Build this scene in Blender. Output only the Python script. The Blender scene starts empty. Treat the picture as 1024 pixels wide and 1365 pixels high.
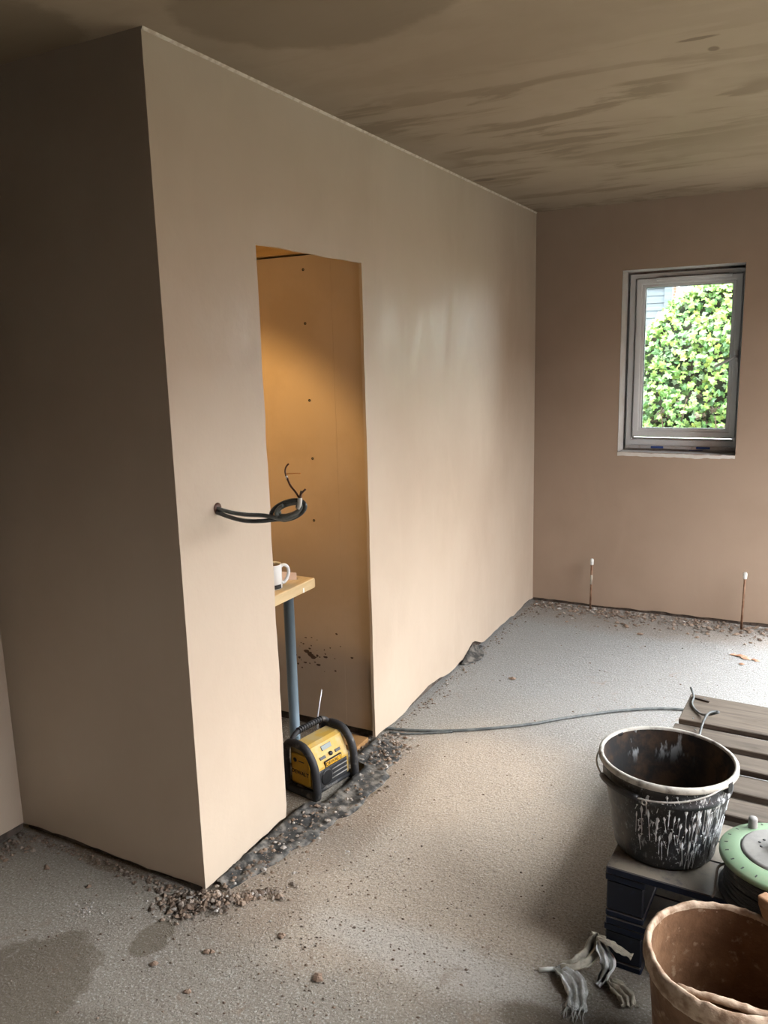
import bpy, bmesh, math, random
from mathutils import Vector, Matrix, noise
S = bpy.context.scene
COL = S.collection
PI = math.pi

# ------------------------------------------------------------------ camera
cam = bpy.data.cameras.new('camera')
cam.sensor_fit = 'HORIZONTAL'
cam.sensor_width = 36.0
cam.lens = 37.97
cam.clip_start = 0.02
camo = bpy.data.objects.new('camera', cam)
COL.objects.link(camo)
camo.location = (1.5256, -1.6701, 1.5887)
camo.rotation_euler = (1.3797, 0.0254, 0.4813)
S.camera = camo

# ------------------------------------------------------------------ sky
W = bpy.data.worlds.new('sky')
S.world = W
W.use_nodes = True
nt = W.node_tree
nt.nodes.clear()
wo = nt.nodes.new('ShaderNodeOutputWorld')
bg = nt.nodes.new('ShaderNodeBackground')
tc = nt.nodes.new('ShaderNodeTexCoord')
sx = nt.nodes.new('ShaderNodeSeparateXYZ')
mr = nt.nodes.new('ShaderNodeMapRange')          # overcast sky: zenith brighter than horizon
mr.inputs[1].default_value = 0.0
mr.inputs[2].default_value = 1.0
mr.inputs[3].default_value = 0.55
mr.inputs[4].default_value = 1.25
SKY = 21.5
ml = nt.nodes.new('ShaderNodeMath')
ml.operation = 'MULTIPLY'
ml.inputs[1].default_value = SKY
bg.inputs[0].default_value = (0.93, 0.965, 1.0, 1)
nt.links.new(tc.outputs['Generated'], sx.inputs[0])
nt.links.new(sx.outputs[2], mr.inputs[0])
nt.links.new(mr.outputs[0], ml.inputs[0])
nt.links.new(ml.outputs[0], bg.inputs[1])
nt.links.new(bg.outputs[0], wo.inputs[0])

D = 3.257            # inner face of the far wall
H = 2.40             # ceiling height
XR = 2.26            # right wall
XL = -0.805          # left wall
YB = -6.0            # wall behind the camera
OY0, OY1, OZ1 = -1.15, 2.97, 2.10
DX0, DX1, DZ1 = 1.50, 2.16, 2.03       # glazed door opening in the far wall, right of the frame      # wide garden doorway in the right wall
WX0, WX1, WZ0, WZ1 = 0.514, 1.165, 0.985, 2.032   # small window hole in the far wall


def portal(name, loc, rot, sxx, syy):
    l = bpy.data.lights.new(name, 'AREA')
    l.shape = 'RECTANGLE'
    l.size = sxx
    l.size_y = syy
    l.cycles.is_portal = True
    o = bpy.data.objects.new(name, l)
    o.location = loc
    o.rotation_euler = rot
    COL.objects.link(o)


portal('doorway_portal', (XR + 0.28, (OY0 + OY1) / 2, OZ1 / 2), (0, PI / 2, 0), OZ1, OY1 - OY0)
portal('window_portal', ((WX0 + WX1) / 2, D + 0.26, (WZ0 + WZ1) / 2), (-PI / 2, 0, 0), WX1 - WX0, WZ1 - WZ0)

portal('far_door_portal', ((DX0 + DX1) / 2, D + 0.30, DZ1 / 2), (-PI / 2, 0, 0), DX1 - DX0, DZ1)

# warm work lamp inside the cupboard, aimed down at its end wall
sl = bpy.data.lights.new('cupboard_lamp', 'SPOT')
sl.energy = 27
sl.color = (1.0, 0.62, 0.22)
sl.spot_size = math.radians(84)
sl.spot_blend = 0.16
sl.shadow_soft_size = 0.10
slo = bpy.data.objects.new('cupboard_lamp', sl)
COL.objects.link(slo)
LP = Vector((-0.55, 0.30, 1.90))
slo.location = LP
pl_ = bpy.data.lights.new('cupboard_bulb', 'POINT')      # the same lamp's spill
pl_.energy = 3.2
pl_.color = (1.0, 0.62, 0.22)
pl_.shadow_soft_size = 0.05
plo = bpy.data.objects.new('cupboard_bulb', pl_)
plo.location = LP + Vector((0, 0, .02))
COL.objects.link(plo)

S.view_settings.view_transform = 'Standard'
S.view_settings.look = 'None'
S.view_settings.gamma = 1.0
S.view_settings.use_curve_mapping = False
S.view_settings.exposure = 0.0
S.cycles.use_denoising = True
S.cycles.max_bounces = 12
S.cycles.diffuse_bounces = 1
S.cycles.transparent_max_bounces = 12
S.cycles.sample_clamp_indirect = 6.0
S.cycles.caustics_reflective = False
S.cycles.caustics_refractive = False


# ================================================================== helpers
class NT:
    """tiny node helper"""
    def __init__(s, name):
        s.m = bpy.data.materials.new(name)
        s.m.use_nodes = True
        s.t = s.m.node_tree
        s.b = s.t.nodes['Principled BSDF']
        s.out = s.t.nodes['Material Output']
        s.co = s.n('ShaderNodeTexCoord').outputs['Object']

    def n(s, k):
        return s.t.nodes.new(k)

    def set(s, sock, v):
        if hasattr(v, 'is_linked') or isinstance(v, bpy.types.NodeSocket):
            s.t.links.new(v, sock)
        elif isinstance(v, (tuple, list)) and len(v) == 3 and sock.type == 'RGBA':
            sock.default_value = (*v, 1)
        else:
            sock.default_value = v

    def scale(s, v, sc, off=(0, 0, 0), rot=(0, 0, 0)):
        m = s.n('ShaderNodeMapping')
        s.set(m.inputs[0], v)
        m.inputs[1].default_value = off
        m.inputs[2].default_value = rot
        m.inputs[3].default_value = sc if isinstance(sc, tuple) else (sc, sc, sc)
        return m.outputs[0]

    def noise(s, sc, detail=4, rough=.55, v=None, dist=0.0):
        k = s.n('ShaderNodeTexNoise')
        s.set(k.inputs['Vector'], v or s.co)
        k.inputs['Scale'].default_value = sc
        k.inputs['Detail'].default_value = detail
        k.inputs['Roughness'].default_value = rough
        k.inputs['Distortion'].default_value = dist
        return k.outputs[0]

    def voro(s, sc, v=None, feature='F1', rnd=1.0):
        k = s.n('ShaderNodeTexVoronoi')
        k.feature = feature
        s.set(k.inputs['Vector'], v or s.co)
        k.inputs['Scale'].default_value = sc
        k.inputs['Randomness'].default_value = rnd
        return k.outputs['Distance']

    def ramp(s, f, a, b, lo=0.0, hi=1.0, smooth=True):
        k = s.n('ShaderNodeMapRange')
        k.interpolation_type = 'SMOOTHSTEP' if smooth else 'LINEAR'
        s.set(k.inputs[0], f)
        k.inputs[1].default_value = a
        k.inputs[2].default_value = b
        k.inputs[3].default_value = lo
        k.inputs[4].default_value = hi
        return k.outputs[0]

    def math(s, op, a, b=0.0, clamp=False):
        k = s.n('ShaderNodeMath')
        k.operation = op
        k.use_clamp = clamp
        s.set(k.inputs[0], a)
        s.set(k.inputs[1], b)
        return k.outputs[0]

    def mix(s, f, a, b, mode='MIX'):
        k = s.n('ShaderNodeMix')
        k.data_type = 'RGBA'
        k.blend_type = mode
        s.set(k.inputs[0], f)
        s.set(k.inputs[6], a)
        s.set(k.inputs[7], b)
        return k.outputs[2]

    def blob(s, c, r, edge=.5, nscale=6, namp=.5):
        """soft patch about world point c with radii r, broken by noise"""
        m = s.n('ShaderNodeVectorMath')
        m.operation = 'SUBTRACT'
        s.set(m.inputs[0], s.co)
        m.inputs[1].default_value = (c[0], c[1], c[2] if len(c) > 2 else 0)
        d = s.n('ShaderNodeVectorMath')
        d.operation = 'DIVIDE'
        s.set(d.inputs[0], m.outputs[0])
        d.inputs[1].default_value = (r[0], r[1], r[2] if len(r) > 2 else 1e3)
        l = s.n('ShaderNodeVectorMath')
        l.operation = 'LENGTH'
        s.set(l.inputs[0], d.outputs[0])
        nn = s.math('MULTIPLY', s.math('SUBTRACT', s.noise(nscale, 5, .6), .5), namp * 2)
        return s.ramp(s.math('ADD', l.outputs['Value'], nn), 1 + edge / 2, 1 - edge / 2)

    def sep(s, v=None):
        k = s.n('ShaderNodeSeparateXYZ')
        s.set(k.inputs[0], v or s.co)
        return k.outputs

    def bump(s, h, strength=.3, dist=.005, prev=None):
        k = s.n('ShaderNodeBump')
        s.set(k.inputs['Height'], h)
        k.inputs['Strength'].default_value = strength
        k.inputs['Distance'].default_value = dist
        if prev is not None:
            s.set(k.inputs['Normal'], prev)
        return k.outputs[0]

    def done(s, color, rough=.6, normal=None, metal=0.0, spec=.5):
        s.set(s.b.inputs['Base Color'], color)
        s.set(s.b.inputs['Roughness'], rough)
        s.set(s.b.inputs['Metallic'], metal)
        s.set(s.b.inputs['Specular IOR Level'], spec)
        if normal is not None:
            s.set(s.b.inputs['Normal'], normal)
        return s.m


def simple(name, c, rough=.5, c2=None, sc=20, metal=0.0, bump=0.0, bsc=60, spec=.5, lo=.42, hi=.62):
    k = NT(name)
    col = c
    if c2:
        col = k.mix(k.ramp(k.noise(sc, 6, .6), lo, hi), c, c2)
    nrm = k.bump(k.noise(bsc, 4), bump, .003) if bump else None
    return k.done(col, rough, nrm, metal, spec)


class MB:
    """collects geometry for one mesh"""
    def __init__(s):
        s.v, s.f, s.sm, s.c, s.mi = [], [], [], [], []
        s.usec = False

    def add(s, vs, fs, smooth=False, col=None, mi=0):
        o = len(s.v)
        s.v += [tuple(p) for p in vs]
        for f in fs:
            s.f.append(tuple(i + o for i in f))
            s.sm.append(smooth)
            s.c.append(col)
            s.mi.append(mi)
        if col:
            s.usec = True

    def box(s, a, b, mi=0, col=None):
        (x0, y0, z0), (x1, y1, z1) = a, b
        s.add([(x0, y0, z0), (x1, y0, z0), (x1, y1, z0), (x0, y1, z0), (x0, y0, z1), (x1, y0, z1), (x1, y1, z1), (x0, y1, z1)],
              [(3, 2, 1, 0), (4, 5, 6, 7), (0, 1, 5, 4), (1, 2, 6, 5), (2, 3, 7, 6), (3, 0, 4, 7)], False, col, mi)

    def prism(s, pts, ext, mi=0, smooth=False):
        """closed 3-D polygon swept by vector ext"""
        n = len(pts)
        e = Vector(ext)
        vs = [Vector(p) for p in pts]
        vs += [p + e for p in vs]
        fs = [tuple(range(n - 1, -1, -1)), tuple(range(n, 2 * n))]
        fs += [(i, (i + 1) % n, n + (i + 1) % n, n + i) for i in range(n)]
        s.add(vs, fs, smooth, None, mi)

    def tube(s, pts, r, n=10, cap=True, smooth=True, mi=0, closed=False):
        P = [Vector(p) for p in pts]
        m = len(P)
        rr = r if isinstance(r, (list, tuple)) else [r] * m
        vs, fs = [], []
        up = None
        for i in range(m):
            if closed:
                t = P[(i + 1) % m] - P[i - 1]
            else:
                t = P[min(i + 1, m - 1)] - P[max(i - 1, 0)]
            t.normalize()
            if up is None:
                a = Vector((0, 0, 1)) if abs(t.z) < .9 else Vector((1, 0, 0))
                up = (a - t * a.dot(t)).normalized()
            else:
                up = up - t * up.dot(t)
                up.normalize()
            w = t.cross(up)
            for k in range(n):
                a = 2 * PI * k / n
                vs.append(P[i] + (up * math.cos(a) + w * math.sin(a)) * rr[i])
        for i in range(m if closed else m - 1):
            j = (i + 1) % m
            for k in range(n):
                q = (k + 1) % n
                fs.append((i * n + k, i * n + q, j * n + q, j * n + k))
        s.add(vs, fs, smooth, None, mi)
        if cap and not closed:
            o = len(s.v) - len(vs)
            s.f += [tuple(o + k for k in range(n - 1, -1, -1)), tuple(o + (m - 1) * n + k for k in range(n))]
            s.sm += [False, False]
            s.c += [None, None]
            s.mi += [mi, mi]

    def lathe(s, prof, n=48, c=(0, 0, 0), smooth=True, wob=None, mi=0):
        """prof: (radius, z) points from start to end"""
        vs, fs = [], []
        m = len(prof)
        for i, (r, z) in enumerate(prof):
            for k in range(n):
                a = 2 * PI * k / n
                q, dz = (wob(a, z) if wob else (1, 0))
                vs.append((c[0] + r * q * math.cos(a), c[1] + r * q * math.sin(a), c[2] + z + dz))
        for i in range(m - 1):
            for k in range(n):
                q = (k + 1) % n
                fs.append((i * n + k, i * n + q, (i + 1) * n + q, (i + 1) * n + k))
        if prof[0][0] < 1e-3 or prof[-1][0] < 1e-3:
            pass
        s.add(vs, fs, smooth, None, mi)

    def build(s, name, mat, parent=None, bevel=0.0, seg=2, loc=None, rotz=None):
        me = bpy.data.meshes.new(name)
        me.from_pydata(s.v, [], s.f)
        me.polygons.foreach_set('use_smooth', s.sm)
        mats = mat if isinstance(mat, (list, tuple)) else [mat]
        for q in mats:
            me.materials.append(q)
        if len(mats) > 1:
            me.polygons.foreach_set('material_index', s.mi)
        if s.usec:
            ca = me.color_attributes.new('tone', 'FLOAT_COLOR', 'CORNER')
            buf = []
            for p, c in zip(me.polygons, s.c):
                c = c or (1, 1, 1)
                buf += [c[0], c[1], c[2], 1.0] * p.loop_total
            ca.data.foreach_set('color', buf)
        me.validate()
        bm = bmesh.new()
        bm.from_mesh(me)
        bmesh.ops.recalc_face_normals(bm, faces=bm.faces)
        bm.to_mesh(me)
        bm.free()
        o = bpy.data.objects.new(name, me)
        COL.objects.link(o)
        if parent:
            o.parent = parent
        if loc:
            o.location = loc
        if rotz is not None:
            o.rotation_euler = (0, 0, rotz)
        if bevel:
            b = o.modifiers.new('bevel', 'BEVEL')
            b.width = bevel
            b.segments = seg
            b.limit_method = 'ANGLE'
            b.angle_limit = math.radians(40)
        return o


def tag(o, label, cat, group=None):
    o['label'] = label
    o['category'] = cat
    if group:
        o['group'] = group
    return o


def thing(name, label, cat, loc=(0, 0, 0), rotz=0, group=None):
    o = bpy.data.objects.new(name, None)
    o.empty_display_size = .05
    COL.objects.link(o)
    o.location = loc
    o.rotation_euler = (0, 0, rotz)
    return tag(o, label, cat, group)


def struct(o):
    o['kind'] = 'structure'
    return o


def stuff(o):
    o['kind'] = 'stuff'
    return o


def obox(name, mat, a, b, parent=None, bevel=0.0, seg=2):
    m = MB()
    m.box(a, b)
    return m.build(name, mat, parent, bevel, seg)


def dup(o, parent=None):
    c = o.copy()
    COL.objects.link(c)
    c.parent = parent
    return c


def spline(pts, n=8):
    """Catmull-Rom through pts"""
    P = [Vector(p) for p in pts]
    P = [P[0] * 2 - P[1]] + P + [P[-1] * 2 - P[-2]]
    out = []
    for i in range(1, len(P) - 2):
        a, b, c, d = P[i - 1:i + 3]
        for k in range(n):
            t = k / n
            out.append(.5 * ((2 * b) + (c - a) * t + (2 * a - 5 * b + 4 * c - d) * t * t + (3 * b - a - 3 * c + d) * t ** 3))
    out.append(P[-2])
    return out


def n1(x, seed=0.0, f=1.0):
    return noise.noise(Vector((x * f, seed * 7.31, seed * 3.7)))


# ================================================================== materials
def plaster(name, c1, c2, rough=.5, wet=True):
    k = NT(name)
    v = k.scale(k.co, (1.0, 1.0, 1.0))
    f = k.ramp(k.noise(1.6, 5, .55, v), .35, .7)
    col = k.mix(f, c1, c2)
    st = k.noise(5, 5, .6, k.scale(k.co, (1, 1, .35)), .6)
    col = k.mix(k.ramp(st, .5, .72, 0, .25), col, tuple(min(1, x * 1.08) for x in c1))
    r = k.ramp(st, .3, .7, rough + .09, rough - .08)
    h = k.math('ADD', k.noise(7, 5, .55), k.math('MULTIPLY', k.noise(60, 3), .05))
    return k.done(col, r, k.bump(h, .22, .012), 0, .45)


M = {}
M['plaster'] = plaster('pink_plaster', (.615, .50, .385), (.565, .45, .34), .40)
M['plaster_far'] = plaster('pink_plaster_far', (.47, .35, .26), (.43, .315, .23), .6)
M['plaster_edge'] = simple('cut_plaster_edge', (.72, .62, .52), .8, (.55, .44, .34), 40, bump=.4)
M['reveal'] = simple('white_reveal_plaster', (.88, .85, .80), .7, (.82, .77, .70), 8, bump=.15)
M['board'] = simple('cupboard_plasterboard', (.62, .475, .34), .6, (.57, .43, .30), 3, bump=.05)
M['dark_gap'] = simple('dark_wall_base', (.06, .045, .035), .9, (.13, .10, .08), 25, bump=.5)
M['block'] = simple('blockwork', (.32, .30, .28), .9, (.24, .22, .2), 20, bump=.5)

# ceiling: drying plaster with damp trowel bands running across the room
k = NT('ceiling_plaster')
x, y, z = k.sep()
base = k.mix(k.ramp(k.noise(1.3, 5, .6), .35, .68), (.41, .31, .22), (.35, .26, .18))
streak = k.noise(1.0, 6, .62, k.scale(k.co, (1.5, 6.5, 1), rot=(0, 0, .06)), .5)
band = k.math('MULTIPLY', k.ramp(streak, .47, .56), k.ramp(k.noise(1.5, 3), .36, .50))
reg = k.math('MAXIMUM', k.blob((.55, 1.45), (1.0, .6), .9, 2, .35), k.blob((.35, 2.75), (.95, .65), .8, 2, .3))
reg = k.math('MAXIMUM', reg, k.blob((.08, .95), (.16, .12), .6, 5, .4))
m1 = k.math('MULTIPLY', band, k.math('ADD', reg, .12, True))
col = k.mix(k.math('MULTIPLY', m1, .68), base, (.22, .155, .10))
big = k.math('MAXIMUM', k.blob((.42, .10), (.34, .28), .16, 5, .28), k.blob((-.45, -.15), (.33, .28), .2, 6, .4))
col = k.mix(k.math('MULTIPLY', big, .55), col, (.20, .145, .095))
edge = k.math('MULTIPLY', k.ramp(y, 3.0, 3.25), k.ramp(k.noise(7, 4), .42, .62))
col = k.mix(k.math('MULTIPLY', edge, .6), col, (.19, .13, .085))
spots = k.math('MAXIMUM', k.blob((1.19, .83), (.05, .012), .5, 30, .3), k.blob((1.22, .935), (.015, .02), .5, 30, .3))
spots = k.math('MAXIMUM', spots, k.blob((.07, 2.2), (.05, .03), .5, 20, .4))
col = k.mix(k.math('MULTIPLY', spots, .7), col, (.15, .10, .065))
M['ceiling'] = k.done(col, .7, k.bump(k.noise(6, 5), .2, .01), 0, .3)

# concrete floor
k = NT('concrete_floor')
x, y, z = k.sep()
n_big = k.noise(1.7, 6, .6)
far = k.ramp(k.math('ADD', k.math('ADD', y, k.math('MULTIPLY', x, .25)), k.math('MULTIPLY', k.noise(2.2, 4), .7)), 1.1, 2.5)
col = k.mix(k.ramp(n_big, .34, .66), (.36, .32, .265), (.29, .25, .205))
col = k.mix(far, col, (.31, .308, .298))
brown = k.math('MAXIMUM', k.blob((.72, .52), (.42, .50), .7, 4, .35), k.blob((.45, .12), (.42, .24), .9, 5, .4))
brown = k.math('MAXIMUM', brown, k.blob((.5, .95), (.35, .4), 1.0, 4, .4))
col = k.mix(k.math('MULTIPLY', brown, .62), col, (.58, .465, .355))  # brown dust, colour lifted to make up for the shade beside the pallets
pale = k.blob((.72, .06), (.34, .09), .9, 6, .4)
col = k.mix(k.math('MULTIPLY', pale, .5), col, (.60, .57, .52))
damp = k.math('MAXIMUM', k.blob((-.20, -.56), (.18, .27), .14, 9, .35), k.blob((-.012, -.215), (.05, .075), .2, 14, .35))
damp = k.math('MAXIMUM', damp, k.math('MULTIPLY', k.blob((.12, -.62), (.35, .14), .7, 7, .5), .7))
damp = k.math('MAXIMUM', damp, k.blob((1.03, -.02), (.09, .05), .7, 12, .4))
col = k.mix(k.math('MULTIPLY', damp, .62), col, (.20, .165, .12))
dirt = k.math('MULTIPLY', k.math('MAXIMUM', k.blob((.14, .05), (.18, .2), .9, 9, .5), k.blob((.2, .62), (.12, .5), .8, 8, .4)), .55)
dirt = k.math('MAXIMUM', dirt, k.math('MULTIPLY', k.blob((.7, 3.12), (.9, .28), .9, 9, .5), .5))
col = k.mix(dirt, col, (.27, .20, .145))
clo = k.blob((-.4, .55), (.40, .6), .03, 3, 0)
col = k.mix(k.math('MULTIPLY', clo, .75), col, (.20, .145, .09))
speck = k.noise(150, 4, .7)
col = k.mix(k.ramp(speck, .48, .34, 0, .75), col, (.17, .14, .11))
col = k.mix(k.ramp(speck, .53, .66, 0, .65), col, (.66, .63, .58))
speck2 = k.noise(60, 3, .7)
col = k.mix(k.ramp(speck2, .46, .32, 0, .35), col, (.24, .195, .155))
fleck = k.voro(34)
fm = k.math('MULTIPLY', k.ramp(fleck, .16, .07), k.ramp(k.noise(4.5, 3), .48, .62))
col = k.mix(k.math('MULTIPLY', fm, .75), col, (.17, .12, .09))
col = k.mix(k.math('MULTIPLY', damp, .55), col, (.15, .12, .085))
smear = k.math('MULTIPLY', k.ramp(k.noise(7, 6, .7, None, .8), .60, .68), k.ramp(k.noise(1.6, 3), .42, .58))
col = k.mix(k.math('MULTIPLY', smear, .45), col, (.27, .19, .13))
scuff = k.math('MULTIPLY', k.ramp(k.noise(16, 5, .7, None, 1.2), .60, .70), k.ramp(k.noise(2.1, 3), .45, .6))
col = k.mix(k.math('MULTIPLY', scuff, .4), col, (.60, .57, .52))
worm = k.math('ABSOLUTE', k.math('SUBTRACT', k.noise(34, 4, .6, None, 1.0), .5))
h = k.math('ADD', k.math('MULTIPLY', k.noise(60, 7, .75), 1.0), k.math('MULTIPLY', k.math('MULTIPLY', k.ramp(worm, 0, .10), k.ramp(k.noise(5, 3), .4, .6)), .16))
h = k.math('ADD', h, k.math('MULTIPLY', k.noise(9, 4), .8))
M['floor'] = k.done(col, k.math('SUBTRACT', .9, k.math('MULTIPLY', damp, .15)), k.bump(h, .65, .012), 0, .3)

M['cupboard_floor'] = simple('cupboard_floor_board', (.27, .19, .11), .85, (.17, .12, .075), 9, bump=.3)


def wood(name, c1, c2, axis=0, rough=.75, dust=None, fs=1.0):
    k = NT(name)
    sc = [22 * fs, 22 * fs, 22 * fs]
    sc[axis] = 1.6 * fs
    oi = k.n('ShaderNodeObjectInfo')
    r = k.math('MULTIPLY', oi.outputs['Random'], 13.0)
    cb = k.n('ShaderNodeCombineXYZ')
    for i in range(3):
        k.set(cb.inputs[i], r)
    va = k.n('ShaderNodeVectorMath')
    va.operation = 'ADD'
    k.set(va.inputs[0], k.scale(k.co, tuple(sc)))
    k.set(va.inputs[1], cb.outputs[0])
    g = k.noise(1.0, 6, .65, va.outputs[0], .6)
    col = k.mix(k.ramp(g, .32, .66), c1, c2)
    col = k.mix(k.ramp(oi.outputs['Random'], 0, 1, 0, .35), col, tuple(x * .7 for x in c1))
    if dust:
        ge = k.n('ShaderNodeNewGeometry')
        nz = k.sep(ge.outputs['Normal'])[2]
        d = k.math('MULTIPLY', k.ramp(nz, .6, .9), k.ramp(k.noise(9, 6, .65), .22, .52))
        col = k.mix(k.math('MULTIPLY', d, dust[3]), col, dust[:3])
    return k.done(col, rough, k.bump(g, .35, .004), 0, .35)


M['pallet_wood'] = wood('weathered_pallet_wood', (.035, .024, .016), (.15, .115, .085), 0, .85, (.15, .13, .105, .3))
M['pallet_blue'] = wood('blue_painted_wood', (.002, .006, .021), (.004, .011, .036), 1, .5, (.20, .17, .13, .97))
M['pallet_block'] = simple('blue_painted_block', (.002, .005, .017), .5, (.006, .014, .04), 30, bump=.25, lo=.6, hi=.72)
M['timber'] = wood('orange_timber', (.50, .30, .11), (.66, .42, .18), 0, .6)
M['bench_wood'] = wood('pale_ply_worktop', (.66, .46, .22), (.82, .62, .34), 1, .5)
M['bench_end'] = wood('pale_bench_edge', (.60, .42, .20), (.80, .62, .36), 1, .6, None, .8)

M['upvc'] = simple('white_upvc', (.90, .92, .92), .35)
M['upvc_dirty'] = simple('dusty_upvc', (.76, .75, .72), .5, (.62, .58, .52), 30, lo=.5, hi=.7)
M['gasket'] = simple('grey_gasket', (.16, .17, .17), .6)
M['blue_tape'] = simple('blue_packer_plastic', (.035, .10, .38), .5)
M['chrome'] = simple('satin_metal', (.70, .70, .70), .35, metal=.3)
M['steel'] = simple('dull_wire_steel', (.42, .40, .37), .5, (.62, .6, .56), 60, metal=.3)
M['black'] = simple('black_plastic', (.012, .012, .013), .42)
M['black_dusty'] = simple('dusty_black_plastic', (.018, .018, .02), .6, (.20, .18, .155), 22, bump=.1, lo=.55, hi=.78)
M['leg_metal'] = simple('blue_grey_coated_metal', (.20, .27, .32), .35, metal=.35)
M['ceramic'] = simple('white_glazed_ceramic', (.86, .86, .84), .15)
M['tea'] = simple('dark_tea', (.03, .014, .012), .1)
M['paper'] = simple('pinkish_paper', (.72, .55, .44), .9)
M['cable'] = simple('grey_cable_sheath', (.15, .17, .165), .28, (.26, .28, .275), 14)
M['cable_b'] = simple('dark_cable_sheath', (.045, .052, .052), .3, (.09, .10, .10), 14)
M['cable_dark'] = simple('dark_grey_cable', (.075, .085, .085), .5, (.15, .16, .155), 25)
M['white_pvc'] = simple('white_inner_sheath', (.72, .70, .64), .5)
M['copper'] = simple('bare_copper', (.70, .36, .16), .35, metal=.8)
M['pipe'] = simple('dull_copper_pipe', (.20, .10, .055), .5, (.36, .22, .14), 20, metal=.4)
M['core_brown'] = simple('brown_core_insulation', (.09, .035, .02), .5)
M['core_grey'] = simple('grey_core_insulation', (.06, .06, .06), .5)
M['cap'] = simple('white_plastic_cap', (.88, .88, .84), .4)
M['yellow'] = simple('yellow_plastic', (.78, .42, .03), .45, (.62, .36, .07), 18, lo=.5, hi=.75)
M['yellow_dusty'] = simple('dusty_yellow_plastic', (.60, .36, .06), .55, (.56, .42, .19), 12)
M['lcd'] = simple('grey_green_lcd', (.17, .20, .185), .35)
M['mem'] = simple('black_damp_membrane', (.045, .044, .042), .8, (.22, .20, .175), 22, bump=.8, bsc=45, lo=.42, hi=.66, spec=.3)
M['torn'] = simple('white_torn_paper', (.80, .82, .82), .8)
M['green'] = simple('pale_green_plastic', (.21, .31, .19), .5, (.30, .32, .22), 14, lo=.5, hi=.72)
M['grey_disc'] = simple('grey_dusty_plastic', (.24, .23, .215), .6, (.32, .305, .28), 12)
M['red'] = simple('red_plastic', (.45, .06, .04), .4)
M['rag'] = simple('white_frayed_cloth', (.88, .87, .85), .85, (.55, .53, .49), 30, bump=.5, bsc=120)
M['rag_dirty'] = simple('dirty_beige_cloth', (.60, .54, .43), .9, (.40, .35, .28), 25, bump=.5, bsc=90)
M['tub'] = None
M['brick'] = simple('brick_dust', (.42, .20, .11), .9, (.50, .33, .22), 30, bump=.5)
M['lump'] = simple('dry_plaster_lump', (.30, .205, .145), .95, (.19, .125, .085), 35, bump=.7, bsc=80)

# clear glass with reflections; light passes through it
k = NT('window_glass')
tr = k.n('ShaderNodeBsdfTransparent')
gl = k.n('ShaderNodeBsdfGlossy')
gl.inputs['Roughness'].default_value = 0.0
tr.inputs[0].default_value = (.95, .97, .96, 1)
fr = k.n('ShaderNodeFresnel')
fr.inputs[0].default_value = 1.45
mx = k.n('ShaderNodeMixShader')
k.t.links.new(fr.outputs[0], mx.inputs[0])
k.t.links.new(tr.outputs[0], mx.inputs[1])
k.t.links.new(gl.outputs[0], mx.inputs[2])
k.t.links.new(mx.outputs[0], k.out.inputs[0])
M['glass'] = k.m

# materials coloured by the mesh's own tone
k = NT('loose_crumbs')
at = k.n('ShaderNodeAttribute')
at.attribute_name = 'tone'
M['crumb'] = k.done(k.mix(k.ramp(k.noise(90, 4), .35, .7, 0, .4), at.outputs['Color'], (.22, .17, .13)), .95, k.bump(k.noise(140, 3), .5, .003), 0, .2)
k = NT('ivy_foliage')
at = k.n('ShaderNodeAttribute')
at.attribute_name = 'tone'
k.done(at.outputs['Color'], .4)
k.b.inputs['Transmission Weight'].default_value = 0
M['leafmix'] = k.m


def leafmat(name, c):
    k = NT(name)
    return k.done(k.mix(k.ramp(k.noise(30, 3), .4, .65), c, tuple(q * .75 for q in c)), .38)


LEAF = [leafmat('ivy_leaf_light', (.25, .41, .09)), leafmat('ivy_leaf_mid', (.15, .31, .075)), leafmat('ivy_leaf_dark', (.075, .18, .055)), leafmat('ivy_leaf_yellow', (.36, .46, .09))]

# plaster-caked tub
k = NT('plaster_caked_rubber')
f = k.noise(11, 6, .65)
col = k.mix(k.ramp(f, .34, .66), (.18, .095, .048), (.105, .05, .023))
col = k.mix(k.ramp(k.noise(38, 5, .6), .57, .70, 0, .5), col, (.40, .29, .20))
M['tub'] = k.done(col, .68, k.bump(k.math('ADD', k.noise(24, 5), k.math('MULTIPLY', k.noise(90, 3), .3)), .5, .006), 0, .35)
k = NT('plaster_caked_rim')
col = k.mix(k.ramp(k.noise(26, 5), .36, .62), (.20, .12, .07), (.42, .31, .22))
M['tub_rim'] = k.done(col, .7, k.bump(k.noise(55, 5), .7, .006), 0, .35)

# paint-spattered bucket
k = NT('spattered_black_plastic')
x, y, z = k.sep()
wv = k.n('ShaderNodeTexNoise')
wv.inputs['Scale'].default_value = 45
wv.inputs['Detail'].default_value = 3
k.set(wv.inputs['Vector'], k.co)
wm_ = k.n('ShaderNodeVectorMath')
wm_.operation = 'SCALE'
k.set(wm_.inputs[0], wv.outputs['Color'])
wm_.inputs['Scale'].default_value = .016
wa = k.n('ShaderNodeVectorMath')
wa.operation = 'ADD'
k.set(wa.inputs[0], k.co)
k.set(wa.inputs[1], wm_.outputs[0])
cow = wa.outputs[0]
s1 = k.noise(1.0, 5, .65, k.scale(cow, (70, 70, 13)))
s2 = k.noise(1.0, 4, .7, k.scale(cow, (150, 150, 75)))
s3 = k.noise(11, 4, .6)
side = k.ramp(k.math('ADD', x, k.math('MULTIPLY', y, -.35)), -.10, .09)     # the side that caught the splashes
w1 = k.math('MULTIPLY', k.ramp(s1, .585, .64), k.ramp(s3, .40, .54))
w2 = k.math('MULTIPLY', k.ramp(s2, .60, .68), k.ramp(s3, .36, .50))
wm = k.math('MULTIPLY', k.math('MAXIMUM', w1, w2), side)
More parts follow.
